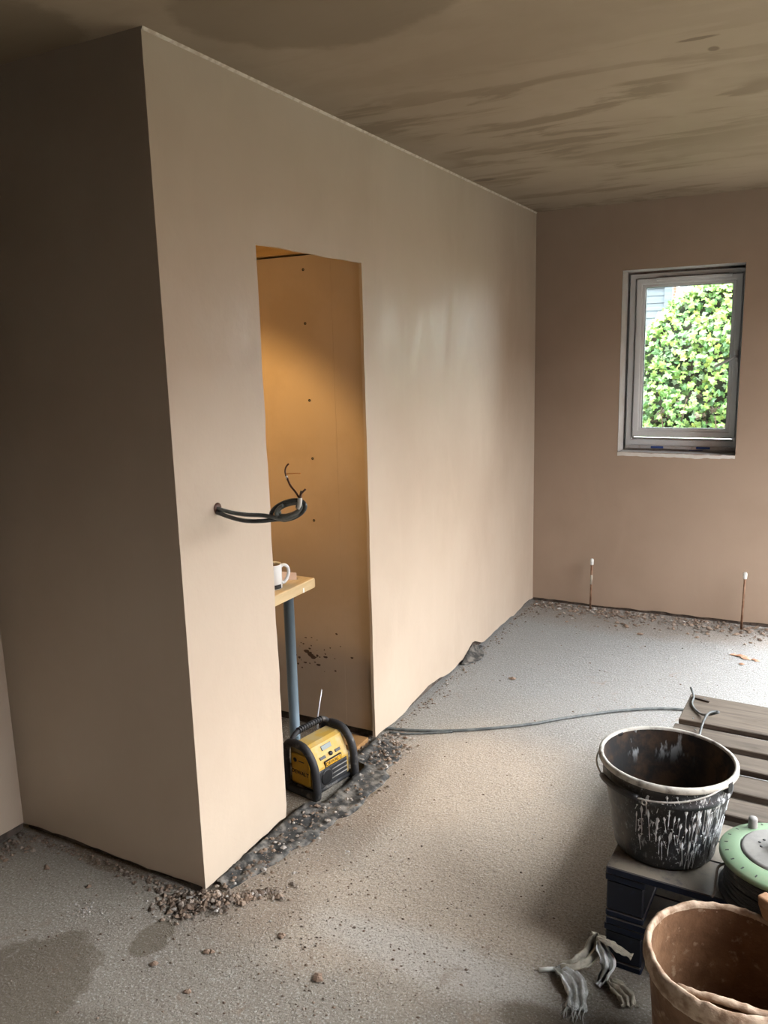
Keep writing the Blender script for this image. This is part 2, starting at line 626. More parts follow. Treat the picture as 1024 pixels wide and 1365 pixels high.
dust = k.math('MULTIPLY', k.ramp(k.noise(8, 6, .7), .40, .72), k.ramp(x, .05, -.13))
col = k.mix(k.math('MULTIPLY', dust, .75), (.016, .018, .021), (.15, .115, .08))
col = k.mix(k.math('MULTIPLY', k.ramp(k.noise(40, 5, .7), .5, .75), .22), col, (.40, .44, .46))
col = k.mix(wm, col, (.70, .73, .74))
M['spatter'] = k.done(col, .45, k.bump(k.noise(30, 4), .2, .003), 0, .5)
k = NT('dirty_bucket_inside')
x, y, z = k.sep()
col = k.mix(k.ramp(k.noise(12, 6, .65), .42, .66), (.012, .011, .011), (.06, .035, .02))
col = k.mix(k.math('MULTIPLY', k.ramp(x, .06, .15), k.ramp(k.noise(9, 5), .4, .6)), col, (.20, .11, .05))
ws = k.math('MULTIPLY', k.ramp(k.noise(1.0, 4, .6, k.scale(k.co, (26, 26, 7))), .54, .62), k.ramp(z, .15, .24))
ws = k.math('MULTIPLY', ws, k.ramp(x, .08, -.05))
col = k.mix(ws, col, (.62, .66, .68))
M['bucket_in'] = k.done(col, .6, None, 0, .3)
M['rim'] = simple('whitened_rim', (.52, .49, .43), .6, (.15, .13, .11), 26, bump=.3, lo=.45, hi=.7)

# exterior
k = NT('grey_fence_board')
M['fence'] = k.done(k.mix(k.ramp(k.noise(1, 5, .6, k.scale(k.co, (2, 9, 40))), .35, .65), (.095, .115, .125), (.07, .085, .097)), .8)
k = NT('house_brick')
bt = k.n('ShaderNodeTexBrick')
k.set(bt.inputs['Vector'], k.scale(k.co, (1, 1, 1), rot=(PI / 2, 0, 0)))
bt.inputs['Color1'].default_value = (.17, .075, .045, 1)
bt.inputs['Color2'].default_value = (.14, .06, .04, 1)
bt.inputs['Mortar'].default_value = (.18, .165, .15, 1)
bt.inputs['Scale'].default_value = 4.4
M['house_brick'] = k.done(bt.outputs[0], .85)
M['roof'] = simple('brown_roof_tile', (.20, .12, .09), .8, (.26, .16, .12), 6)
M['pane'] = simple('dark_far_pane', (.10, .12, .14), .1)
M['ground'] = simple('garden_ground', (.11, .105, .085), .95, (.085, .09, .06), 1.5, bump=.4)
M['twig'] = simple('brown_ivy_stem', (.16, .10, .065), .9, (.09, .06, .04), 20)
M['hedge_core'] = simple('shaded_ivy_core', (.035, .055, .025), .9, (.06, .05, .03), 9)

# ================================================================== room shell
rnd = random.Random(11)
f = MB()
f.box((XL - .3, YB - .2, -.12), (XR + .3, D + .35, 0))
struct(f.build('floor', M['floor']))

c = MB()
c.box((XL - .3, YB - .2, H), (XR + .3, D + .35, H + .2))
struct(c.build('ceiling', M['ceiling']))


def wavy(a, b, z0, amp, seed, step=.035):
    """bottom edge heights along a..b: torn plaster edge"""
    n = max(2, int(abs(b - a) / step))
    out = []
    for i in range(n + 1):
        t = a + (b - a) * i / n
        out.append((t, max(.004, z0 + amp * n1(t, seed, 4.0) + amp * .7 * n1(t, seed + 2, 17.0))))
    return out


# partition wall x = 0, one plaster skin with the rough door opening cut out of it
TH = .0125
O0, O1, OZ = .428, 1.088, 1.930
pts = []
for t, z in wavy(0, O0, .022, .012, 1.0):
    pts.append((0, t, z))
nz = 40
for i in range(1, nz):
    z = .01 + (OZ - .01) * i / nz
    rag_ = .0035 * n1(z, 5, 9) + .0025 * n1(z, 6, 40) + (.008 * max(0, n1(z, 8, 14)) if z < .75 else 0)
    pts.append((0, O0 + rag_ + (.006 - .006 * z / OZ), z))
for i in range(0, 21):
    t = O0 + (O1 - O0) * i / 20
    pts.append((0, t, OZ + .004 * n1(t, 9, 12)))
for i in range(1, nz):
    z = OZ + (.03 - OZ) * i / nz
    pts.append((0, O1 + .003 * n1(z, 12, 11) + .002 * n1(z, 14, 45), z))
for t, z in wavy(O1, D, .016, .010, 3.0):
    z += .045 * math.exp(-((t - 2.20) / .09) ** 2) + .02 * math.exp(-((t - 1.62) / .2) ** 2)
    pts.append((0, t, z))
pts += [(0, D, H), (0, 0, H)]
w = MB()
w.prism(pts, (-TH, 0, 0))
wp = struct(w.build('wall_partition', M['plaster']))
# pale cut edge of the boards round the opening, the dark sole plate and studs behind
tr_ = MB()
for a, b in ((-.001, O0 - .03), (O1 + .03, D)):
    tr_.box((-.06, a + .002, 0.0), (-TH - .006, b, .05))
struct(tr_.build('trim_1', M['dark_gap']))
st = MB()
st.box((-.075, O0 - .075, .05), (-TH - .003, O0 - .014, H - .01))
struct(st.build('trim_2', M['timber']))
hd = MB()
hd.box((-.07, O0 - .01, OZ + .012), (-TH - .002, O1 + .3, OZ + .10))
struct(hd.build('trim_3', M['timber'], bevel=.002))

# short front face of the box, y = 0
pts = [(t, 0, z) for t, z in wavy(XL, -TH, .024, .011, 6.0)] + [(-TH, 0, H), (XL, 0, H)]
w = MB()
w.prism(pts, (0, TH, 0))
struct(w.build('wall_front', M['plaster']))
g = MB()
g.box((XL, TH + .006, 0), (-.016, .06, .05))
struct(g.build('trim_4', M['dark_gap']))
# thin pale line of plaster along the ceiling joint
cl = MB()
cl.prism([(0, 0, H - .007), (.0035, 0, H - .005), (.006, 0, H), (0, 0, H)], (0, D, 0))
struct(cl.build('trim_6', M['plaster_edge']))

# left wall
pts = [(XL, t, z) for t, z in wavy(YB, 0, .028, .012, 8.0, .05)] + [(XL, 0, H), (XL, YB, H)]
w = MB()
w.prism(pts, (-TH, 0, 0))
struct(w.build('wall_left', M['plaster']))
w = MB()
w.box((XL - TH - .001, YB, 0), (XL - .006, -.002, .045))
struct(w.build('trim_12', M['dark_gap']))
w = MB()
w.box((XL - .25, YB, 0), (XL - TH - .002, D + .3, H))
struct(w.build('wall_left_masonry', M['block']))

# far wall, plaster skin with the window hole
w = MB()
bot = wavy(0, DX0, .018, .010, 10.0)
pts = [(t, D, z) for t, z in bot] + [(DX0, D, WZ0), (0, D, WZ0)]
w.prism(pts, (0, TH, 0))
for x0, x1, z0, z1 in ((0, WX0, WZ0, WZ1), (WX1, DX0, WZ0, WZ1), (0, DX0, WZ1, H), (DX0, XR, DZ1, H), (DX1, XR, 0, DZ1)):
    w.prism([(x0, D, z0), (x1, D, z0), (x1, D, z1), (x0, D, z1)], (0, TH, 0))
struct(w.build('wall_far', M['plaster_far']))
w = MB()
w.box((.002, D + .006, 0), (DX0 - .01, D + TH + .004, .03))
struct(w.build('trim_13', M['dark_gap']))
w = MB()
YF = 3.407           # room side of the window frame
for a, b in (((XL, .0), (WX0 - .012, H)), ((WX1 + .012, 0), (DX0, H)), ((DX0, DZ1), (DX1, H)), ((DX1, 0), (XR + .3, H)), ((WX0 - .012, 0), (WX1 + .012, WZ0 - .03)), ((WX0 - .012, WZ1 + .012), (WX1 + .012, H))):
    w.box((a[0], D + TH + .004, a[1]), (b[0], D + .32, b[1]))
struct(w.build('wall_far_masonry', M['block']))
# plastered reveals
w = MB()
w.box((WX0 - .012, D + .001, WZ0 - .02), (WX0, YF + .02, WZ1 + .012))
w.box((WX1, D + .001, WZ0 - .02), (WX1 + .012, YF + .02, WZ1 + .012))
w.box((WX0, D + .001, WZ1), (WX1, YF + .02, WZ1 + .012))
struct(w.build('trim_7', M['reveal']))
# broken plaster ledge under the window
pts = []
for i in range(31):
    xx = WX0 + (WX1 - WX0) * i / 30
    pts.append((xx, D - .002 + .003 * n1(xx, 21, 20), WZ0 - .012))
ledge = MB()
N = 40
vs, fs = [], []
for i in range(N + 1):
    xx = WX0 + (WX1 - WX0) * i / N
    for j in range(7):
        yy = D - .003 + (YF - .012 - D) * j / 6
        zz = WZ0 - .002 + .004 * noise.noise(Vector((xx * 22, yy * 22, 3))) + (.004 * n1(xx, 23, 30) if j == 0 else 0)
        if j == 0 and xx > .95:
            zz += .007 * n1(xx, 29, 34)
        vs.append((xx, yy, zz))
for i in range(N):
    for j in range(6):
        a = i * 7 + j
        fs.append((a, a + 7, a + 8, a + 1))
ledge.add(vs, fs)
front = []
for i in range(N + 1):
    front.append(Vector(vs[i * 7]))
vs2 = front + [Vector((p.x, p.y, p.z - .02 - .004 * n1(p.x, 31, 25))) for p in front]
ledge.add(vs2, [(i, i + 1, N + 2 + i, N + 1 + i) for i in range(N)])
struct(ledge.build('trim_8', M['reveal']))

# right wall with the wide doorway to the garden, wall behind the camera
w = MB()
w.box((XR, YB, 0), (XR + .3, OY0, H))
w.box((XR, OY1, 0), (XR + .3, D + .02, H))
w.box((XR, OY0, OZ1), (XR + .3, OY1, H))
struct(w.build('wall_right', M['block']))
w = MB()
w.box((XL - .2, YB - .2, 0), (XR + .3, YB, H))
struct(w.build('wall_back', M['block']))
w = MB()
for a, b in (((XR + .12, OY0, 0), (XR + .2, OY0 + .06, OZ1)), ((XR + .12, OY1 - .06, 0), (XR + .2, OY1, OZ1)), ((XR + .12, OY0, OZ1 - .06), (XR + .2, OY1, OZ1))):
    w.box(a, b)
struct(w.build('door_1', M['upvc'], bevel=.004))
w = MB()
for a, b in (((DX0, D + .16, 0), (DX0 + .06, D + .23, DZ1)), ((DX1 - .06, D + .16, 0), (DX1, D + .23, DZ1)), ((DX0, D + .16, DZ1 - .06), (DX1, D + .23, DZ1))):
    w.box(a, b)
struct(w.build('door_2', M['upvc'], bevel=.004))

# ------------------------------------------------------------------ cupboard behind the opening
BY = 1.102           # its end wall
w = MB()
JX = -.145
w.box((XL, BY, .042), (JX, BY + .0125, 1.978))
w.box((JX, BY + .0008, .038), (-TH - .004, BY + .0125, 1.978))
cw = struct(w.build('wall_cupboard_end', M['board']))
for zx, zz in ((-.269, 1.925), (-.270, 1.72), (-.265, 1.418), (-.262, 1.183), (-.268, .925)):
    s_ = MB()
    s_.lathe([(.0055, -.0005), (.0055, .0012), (.0035, .0002), (.0, -.0015)], 10)
    h_ = s_.build('screw_head', M['black'], cw, loc=(zx, BY - .0008, zz))
    h_.rotation_euler = (PI / 2, 0, 0)
# dark splashes on the board: raised blobs of dried mud
sp_ = MB()
for q in range(46):
    px = -.30 + rnd.gauss(0, .055)
    pz = .335 + rnd.gauss(0, .035) + (px + .30) * .25
    rr = abs(rnd.gauss(.0015, .0022)) + .0008
    if q < 4:
        px, pz, rr = -.335 + .011 * q, .345 - .008 * q, .0085
    el = rnd.uniform(1, 2.4)
    vs = [(px, BY - .002, pz)] + [(px + rr * el * math.cos(a * PI / 4) * rnd.uniform(.7, 1.2), BY - .0003, pz + rr * math.sin(a * PI / 4) * rnd.uniform(.7, 1.2)) for a in range(8)]
    sp_.add(vs, [(0, 1 + a, 1 + (a + 1) % 8) for a in range(8)], True)
stuff(sp_.build('mud_splash', simple('brown_mud', (.13, .075, .045), .8), cw))
pl = MB()
pl.box((XL, BY - .022, 1.985), (-.02, BY + .03, 2.10))
struct(pl.build('trim_9', M['timber'], bevel=.002))
pl = MB()
pl.box((-.30, BY - .03, 1.992), (-.262, BY - .0225, 2.10))
struct(pl.build('trim_10', M['bench_end']))
w = MB()
w.box((XL, .06, 0), (XL + .02, BY, H))
struct(w.build('wall_cupboard_side', M['board']))
w = MB()
w.box((XL + .02, .062, 2.30), (-.076, BY - .03, 2.33))
struct(w.build('ceiling_cupboard', M['board']))
w = MB()
w.box((XL, BY + .02, .0), (-.06, BY + .06, .05))
struct(w.build('trim_11', M['dark_gap']))
pk = thing('floor_timber', 'orange timber offcut on the floor at the right foot of the opening', 'timber', (-.075, BY - .075, 0))
obox('timber_body', wood('stained_floor_timber', (.30, .15, .05), (.42, .23, .09), 0, .7), (-.055, -.05, .0), (.05, .045, .022), pk, .002)

# ================================================================== window
win = bpy.data.objects.new('window_1', None)
COL.objects.link(win)
win.location = (0, YF, 0)
struct(win)


def ring(name, x0, x1, z0, z1, t, y0, y1, mat, bevel=.006):
    m = MB()
    o = [(x0, z0), (x1, z0), (x1, z1), (x0, z1)]
    tt = t if isinstance(t, tuple) else (t, t, t, t)      # left, bottom, right, top
    i = [(x0 + tt[0], z0 + tt[1]), (x1 - tt[2], z0 + tt[1]), (x1 - tt[2], z1 - tt[3]), (x0 + tt[0], z1 - tt[3])]
    vs = [(a, y0, b) for a, b in o] + [(a, y0, b) for a, b in i] + [(a, y1, b) for a, b in o] + [(a, y1, b) for a, b in i]
    fs = []
    for q in range(4):
        r = (q + 1) % 4
        fs += [(q, r, 4 + r, 4 + q), (8 + q, 12 + q, 12 + r, 8 + r), (q, 8 + q, 8 + r, r), (4 + q, 4 + r, 12 + r, 12 + q)]
    m.add(vs, fs)
    return m.build(name, mat, win, bevel, 3)


ring('frame_packing', WX0 - .03, WX1 + .03, WZ0 - .05, WZ1 + .03, .06, .028, .064, M['upvc_dirty'], 0)
FX0, FX1, FZ0, FZ1 = .528, 1.172, 1.012, 2.02
ring('window_frame', FX0, FX1, FZ0, FZ1, .036, .0, .07, M['upvc'])
ring('frame_rebate', FX0 + .033, FX1 - .033, FZ0 + .033, FZ1 - .033, .012, .022, .065, M['upvc'], .003)
SX0, SX1, SZ0, SZ1 = .568, 1.146, 1.066, 1.990
ring('sash', SX0, SX1, SZ0, SZ1, .036, -.012, .045, M['upvc'], .007)
ring('glazing_bead', SX0 + .034, SX1 - .034, SZ0 + .034, SZ1 - .034, .017, -.004, .035, M['upvc'], .004)
ring('gasket', SX0 + .050, SX1 - .050, SZ0 + .050, SZ1 - .050, .004, .004, .03, M['gasket'], 0)
obox('pane', M['glass'], (SX0 + .05, .010, SZ0 + .05), (SX1 - .05, .014, SZ1 - .05), win)
obox('trickle_vent', M['upvc'], (.68, -.022, 1.972), (1.09, -.012, 1.990), win, .003)
obox('vent_slot', M['gasket'], (.70, -.016, 1.9895), (1.07, -.008, 1.9925), win)
obox('sill_profile', M['upvc_dirty'], (FX0, .004, .992), (FX1, .06, FZ0), win, .002)
obox('packer', M['blue_tape'], (.680, .0005, .996), (.752, .006, 1.008), win, .001)
obox('packer', M['blue_tape'], (.938, .0005, .998), (1.015, .006, 1.010), win, .001)
obox('packer', M['blue_tape'], (.90, -.004, .988), (.975, .004, .9905), win)
# espagnolette handle
hb = obox('handle_plate', M['chrome'], (1.124, -.022, 1.50), (1.142, -.012, 1.565), win, .004)
m = MB()
m.tube(spline([(1.133, -.012, 1.531), (1.133, -.042, 1.531), (1.120, -.055, 1.526), (1.075, -.058, 1.503), (1.026, -.055, 1.478)], 6), [.008] * 6 + [.0075] * 19, 10)
m.build('handle_lever', M['chrome'], win)

# ================================================================== outside
g = MB()
g.box((-14, D + .33, -.25), (22, 30, -.12))
g.box((XR + .31, -22, -.25), (26, D + .33, -.12))
struct(g.build('ground', M['ground']))

# unseen brick wall beside the doorway, added to cut sky light on the far wall
w = MB()
w.box((XR + .30, -1.9, -.12), (XR + 6.5, -1.6, 4.6))
struct(w.build('wall_sky_blocker', M['house_brick']))

w = MB()
w.box((11.0, -12, -.12), (11.3, 14, 3.6))  # unseen wall, added to block low sky light and darken the upper walls
struct(w.build('wall_horizon_blocker', M['house_brick']))

# fence beyond the ivy: two panels of horizontal boards and a post
fen = thing('garden_fence', 'pale grey horizontal board fence behind the ivy bush', 'fence', (0, 9, -.12))
for px0, px1, top in ((-1.9, -.15, 2.45), (-.06, 1.75, 2.24), (1.84, 3.6, 2.24)):
    z = top - .02
    while z > .1:
        m = MB()
        m.prism([(px0, -.005, z), (px0, -.016, z - .088), (px0, .0, z - .092), (px0, .004, z)], (px1 - px0, 0, 0))
        m.build('fence_board', M['fence'], fen)
        z -= .088
    obox('capping_rail', M['fence'], (px0, -.03, top - .02), (px1, .03, top + .01), fen)
for px in (-.105, 1.795, -1.945):
    obox('fence_post', M['fence'], (px - .045, -.05, 0), (px + .045, .05, 2.48 if px < 0 else 2.3), fen, .006)

ho = thing('brick_house', 'red brick house beyond the fence with a white framed window', 'house', (0, 16, -.12))
obox('house_wall', M['house_brick'], (-6.5, 0, 0), (1.3, 5, 4.9), ho)
m = MB()
m.prism([(-6.8, -.35, 4.9), (-6.8, 2.5, 6.6), (-6.8, 5.35, 4.9)], (8.4, 0, 0))
m.build('house_roof', M['roof'], ho)
for hx, hz in ((-1.02, 2.55), (-4.0, 2.6), (.2, 3.4)):
    wf = obox('house_window', M['upvc'], (hx, -.05, hz), (hx + .28 if hx > -2 else hx + .9, .02, hz + .9), ho)
    obox('house_pane', M['pane'], (hx + .07, -.056, hz + .30), (hx + (.21 if hx > -2 else .83), -.05, hz + .83), wf)


# ivy bush
def top(xx):
    return 2.04 - 1.5 * max(0, xx - 1.2) ** 1.2 - 1.05 * max(0, .86 - xx) ** 1.6 - .25 * max(0, .45 - xx) + .05 * n1(xx, 40, 3)


def leafgeo(r, rr):
    prof = [(0, -.15), (.42, -.42), (.75, -.18), (.55, .12), (.92, .42), (.42, .50), (0, 1.05)]
    full = prof + [(-a, b) for a, b in reversed(prof[1:-1])]
    vs = [Vector((0, .15, .10))] + [Vector((a, b, -.12 * abs(a) + .06 * rr.uniform(-1, 1))) for a, b in full]
    return [v * r for v in vs], [(0, 1 + i, 1 + (i + 1) % len(full)) for i in range(len(full))]


ivy = thing('ivy_bush', 'leafy green ivy mound filling the view outside the window', 'bush', (1.1, 4.75, -.12))
ivx = Vector((1.1, 4.75, -.12))
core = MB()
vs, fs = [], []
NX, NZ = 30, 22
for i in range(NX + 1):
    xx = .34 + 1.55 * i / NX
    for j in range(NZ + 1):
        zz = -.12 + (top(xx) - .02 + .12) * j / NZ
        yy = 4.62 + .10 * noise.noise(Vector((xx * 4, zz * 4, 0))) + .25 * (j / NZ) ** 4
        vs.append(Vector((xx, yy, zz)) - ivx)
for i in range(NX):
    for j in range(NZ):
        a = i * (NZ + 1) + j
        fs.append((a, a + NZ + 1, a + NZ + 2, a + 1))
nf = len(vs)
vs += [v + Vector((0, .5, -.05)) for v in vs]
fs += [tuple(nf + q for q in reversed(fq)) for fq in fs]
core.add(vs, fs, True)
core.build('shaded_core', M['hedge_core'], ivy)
rl = random.Random(5)
protos = []
for q in range(6):
    v_, f_ = leafgeo(1.0, rl)
    m = MB()
    m.add(v_, f_, False)
    protos.append(v_)
meshes = []
for li, mt in enumerate(LEAF):
    for q in range(2):
        v_, f_ = leafgeo(1.0, rl)
        me = bpy.data.meshes.new('leaf')
        me.from_pydata([tuple(v) for v in v_], [], f_)
        me.materials.append(mt)
        meshes.append((li, me))


def leafpos(xa, xb, layer):
    xx = rl.uniform(xa, xb)
    t = top(xx)
    zz = rl.uniform(-.05, t + .02)
    if rl.random() < .12:
        zz = t + rl.uniform(-.03, .05)
    yy = 4.60 - layer + .10 * noise.noise(Vector((xx * 4, zz * 4, 0))) + .25 * max(0, zz / max(t, .1)) ** 4 + rl.uniform(-.04, .03)
    return Vector((xx, yy, zz)), zz / t


def leafrot():
    q = Matrix.Rotation(rl.uniform(-.9, .9) + PI, 4, 'Z') if False else Matrix.Identity(4)
    # leaf plane: normal mostly toward the house and up, tip hanging down
    tilt = rl.uniform(-.2, 1.05)
    yaw = rl.gauss(0, .6)
    roll = rl.gauss(PI, .8)
    return Matrix.Rotation(yaw, 4, 'Z') @ Matrix.Rotation(PI / 2 - tilt, 4, 'X') @ Matrix.Rotation(roll, 4, 'Z')


LT = [(.25, .40, .09), (.15, .30, .075), (.075, .18, .055), (.36, .46, .09), (.26, .36, .20)]
fol = MB()
for q in range(5200):
    p, hrel = leafpos(.30, 1.92, .03)
    r = rl.uniform(.022, .036)
    v_, f_ = leafgeo(r, rl)
    R_ = leafrot()
    base = LT[rl.choices(range(5), (4, 4, 3, 1.2, 1.2))[0]]
    if hrel < .62 and rl.random() < .25:
        base = (.11, .085, .05)
    fol.add([(R_ @ v) + p - ivx for v in v_], f_, False, base)
stuff(fol.build('foliage', M['leafmix'], ivy))
for q in range(300):
    p, hrel = leafpos(.32, 1.16, .09)
    while p.z < .92:
        p, hrel = leafpos(.32, 1.16, .09)
    r = rl.uniform(.027, .040)
    kind = rl.choices(range(4), (5, 4, 1.5, 2 if hrel > .7 else .6))[0]
    me = rl.choice([m_ for li, m_ in meshes if li == kind])
    o = bpy.data.objects.new('leaf', me)
    COL.objects.link(o)
    o.parent = ivy
    o.matrix_local = Matrix.Translation(p - ivx) @ leafrot() @ Matrix.Scale(r, 4)
for q in range(7):
    xx = .45 + q * .12
    m = MB()
    z0 = .75 + .12 * (q % 3)
    m.tube(spline([(xx - ivx.x, 4.50 - ivx.y, z0 + .12), (xx + .02 - ivx.x, 4.47 - ivx.y, z0 + .22), (xx + .05 * (q % 3 - 1) - ivx.x, 4.46 - ivx.y, z0 + .36)], 4), .004, 6)
    m.build('stem', M['twig'], ivy)

# ================================================================== pallets
PA = -math.radians(2.6)
PX, PY = 1.135, .236


def pallet(z0, label, boards, front_blue):
    t = thing('pallet', label, 'pallet', (PX, PY, z0), PA, None)
    for x0 in (0, .45, .90):
        obox('bottom_board', M['pallet_blue'], (x0 + .002, .003, 0), (x0 + .098, 1.197, .019), t, .003, 1)
        for y0 in (0, .5275, 1.055):
            obox('block', M['pallet_block'], (x0 + .003, y0 + .004, .019), (x0 + .097, y0 + .141, .104), t, .004, 1)
        obox('stringer_board', M['pallet_blue'], (x0, .002, .104), (x0 + .10, 1.198, .123), t, .002, 1)
    for i, (a, b) in enumerate(boards):
        lead = b < .36
        mt = M['pallet_blue'] if (lead and front_blue) else M['pallet_wood']
        m = MB()
        N_ = 14
        vs, fs = [], []
        for q in range(N_ + 1):
            xx = .0 + 1.0 * q / N_ + (rnd.uniform(-.006, .006) if q in (0, N_) else 0)
            w0 = .003 * n1(xx, z0 * 9 + i, 5)
            w1 = .003 * n1(xx, z0 * 9 + i + .5, 5)
            for yy, zz in ((a + w0, .1235), (b + w1, .1235), (b + w1, .144), (a + w0, .144)):
                vs.append((xx, yy, zz))
        for q in range(N_):
            for e in range(4):
                e2 = (e + 1) % 4
                fs.append((q * 4 + e, q * 4 + e2, q * 4 + 4 + e2, q * 4 + 4 + e))
        fs += [(0, 1, 2, 3), (N_ * 4 + 3, N_ * 4 + 2, N_ * 4 + 1, N_ * 4)]
        m.add(vs, fs)
        m.build('deck_board', mt, t, .0025, 1)
    return t


BO = [(0, .145), (.147, .243), (.245, .338), (.392, .489), (.531, .637), (.680, .777), (.818, .922), (.962, 1.204)]
pallet(0, 'lower blue painted pallet directly on the concrete floor', BO, True)
pu = pallet(.144, 'upper weathered slatted pallet with the black bucket standing on it', BO, True)
# nail heads on the upper pallet
nm = MB()
for a, b in BO[3:]:
    for x0 in (.05, .5, .95):
        for yy in (a + .025, b - .025):
            nm.lathe([(.0, .1452), (.0035, .1450), (.0038, .1442)], 8, (x0 + rnd.uniform(-.02, .02), yy, 0))
stuff(nm.build('nail_heads', M['cable_dark'], pu))
ZP = .288

# ================================================================== black bucket
BX, BYY = 1.252, .402
bu = thing('black_bucket', 'black builders bucket splashed with white paint, standing on the pallet', 'bucket', (BX, BYY, ZP))


def wob(a, z):
    q = max(0, z / .252)
    return 1 + .012 * q * math.cos(2 * a + .6), 0


def br(z):
    return .126 + (.166 - .126) * z / .25


m = MB()
m.lathe([(.0, .0), (.10, .0), (.122, .002), (br(.008), .008), (br(.06), .06), (br(.12), .12), (br(.185), .185), (br(.188) + .004, .188), (br(.20) + .004, .20), (br(.203), .203), (br(.24), .24), (br(.252), .252)], 64, wob=wob)
m.build('bucket_wall', M['spatter'], bu)
m = MB()
m.lathe([(.0, .012), (.115, .012), (br(.02) - .006, .02), (br(.12) - .005, .12), (br(.2) - .005, .2), (br(.25) - .004, .25)], 64, wob=wob)
m.build('bucket_inside', M['bucket_in'], bu)
m = MB()
m.lathe([(br(.25) - .0045, .246), (br(.25) - .0045, .2515), (br(.25) - .002, .254), (br(.25) + .003, .254), (br(.25) + .0065, .251), (br(.25) + .007, .240), (br(.25) + .004, .237), (br(.24), .237)], 64, wob=wob)
m.build('rim', M['rim'], bu)
# long white drips proud of the wall
dr = MB()
rd = random.Random(3)
camdir = math.atan2(-1.67 - BYY, 1.5256 - BX)
for q in range(120):
    a = camdir + rd.uniform(-.5, 1.45)
    zt = rd.uniform(.06, .23)
    ln = rd.choice((.012, .018, .03, .055, .08)) * rd.uniform(.7, 1.3)
    if q < 8:
        ln = rd.uniform(.07, .12)
        zt = rd.uniform(.13, .22)
        a = camdir + rd.uniform(-.05, .95)
    wd = rd.uniform(.0011, .0026) * (1.3 if q < 8 else 1)
    zb = max(.008, zt - ln)
    vs, fs = [], []
    L = 7
    slant = rd.uniform(-.05, .05)
    for i in range(L + 1):
        t = i / L
        z = zt + (zb - zt) * t
        ww = wd * (.35 + 1.5 * math.exp(-((t - .12) / .12) ** 2) + .5 * math.exp(-((t - .93) / .1) ** 2)) * (0.25 if i in (0, L) else 1)
        rr_ = br(z) + .0004
        for dx, hh in ((-1, 0), (0, .0016), (1, 0)):
            aa = a + slant * t + dx * ww / rr_
            vs.append(((rr_ + hh) * math.cos(aa), (rr_ + hh) * math.sin(aa), z))
    for i in range(L):
        for j in range(2):
            fs.append((i * 3 + j, i * 3 + j + 1, i * 3 + 4 + j, i * 3 + 3 + j))
    dr.add(vs, fs, True)
stuff(dr.build('paint_drips', simple('dried_white_paint', (.76, .79, .80), .5), bu))
# bail hanging down round the front-left, with its black grip
ba = []
A0, A1 = math.radians(148), math.radians(336)
for i in range(41):
    t = i / 40
    a = A0 + (A1 - A0) * t
    r = .172 + .004 * math.sin(PI * t) + .005 * math.exp(-((t - .20) / .12) ** 2)
    z = .246 - .036 * math.sin(PI * t) ** .7 + .010 * max(0, (t - .62) / .38)
    ba.append((r * math.cos(a), r * math.sin(a), z))
m = MB()
m.tube(ba, .0024, 8)
bh = m.build('bail_handle', M['steel'], bu)
m = MB()
m.tube(ba[14:24], [.0075] + [.0085] * 8 + [.0075], 12)
m.build('handle_grip', M['black'], bh)
cu = []
for i in range(14):
    a = 2 * PI * i / 12
    b0 = Vector(ba[24])
    cu.append(b0 + Vector((.004 * i / 14, -.002, -.006)) + Vector((.0065 * math.sin(a), 0, .0065 * math.cos(a))))
m = MB()
m.tube(cu, .002, 6)
m.build('wire_curl', M['steel'], bh)
for a in (A0, A1):
    m = MB()
    r = br(.235) + .004
    m.box((-.006, -.011, .222), (.008, .011, .25))
    lu = m.build('handle_lug', M['black'], bu, .003)
    lu.location = (r * math.cos(a), r * math.sin(a), 0)
    lu.rotation_euler = (0, 0, a)

# ================================================================== plaster tub in front
TX, TY, TH_ = 1.452, -.036, .345
tb = thing('plaster_tub', 'brown plaster-caked builders bucket on the floor in front of the pallets', 'bucket', (TX, TY, 0))


def tr2(z):
    return .138 + (.164 - .138) * z / TH_


def wob2(a, z):
    return 1 + .010 * noise.noise(Vector((math.cos(a) * 2, math.sin(a) * 2, z * 8))) + .012 * math.cos(2 * a + 1), .004 * noise.noise(Vector((math.cos(a) * 4, math.sin(a) * 4, z * 30)))


m = MB()
pr = [(.0, .0), (.12, .0), (.134, .003)] + [(tr2(z), z) for z in (.01, .06, .12, .18, .24, .29, .31, .335)]
m.lathe(pr, 72, wob=lambda a, z: (wob2(a, z)[0], 0))
m.build('tub_wall', M['tub'], tb)
m = MB()
pr = [(.0, .075), (.06, .072), (.11, .077), (tr2(.08) - .008, .088)] + [(tr2(z) - .006 - .001 * (i % 2), z) for i, z in enumerate((.11, .15, .19, .23, .27, .30, .32, .335))]
m.lathe(pr, 72, wob=wob2)
m.build('tub_inside', M['tub'], tb)


def wob3(a, z):
    return 1 + .010 * noise.noise(Vector((math.cos(a) * 2, math.sin(a) * 2, .33 * 8))) + .012 * math.cos(2 * a + 1) + .012 * noise.noise(Vector((math.cos(a) * 11, math.sin(a) * 11, z * 60))), .0045 * noise.noise(Vector((math.cos(a) * 9, math.sin(a) * 9, 5 + z * 50)))


m = MB()
m.lathe([(tr2(.33) - .006, .328), (tr2(.33) - .0065, .340), (tr2(.33) - .003, .3455), (tr2(.33) + .002, .347), (tr2(.33) + .0065, .343), (tr2(.33) + .009, .334), (tr2(.33) + .0085, .308), (tr2(.33) + .005, .300), (tr2(.30), .299)], 120, wob=wob3)
m.build('rim', M['tub_rim'], tb)
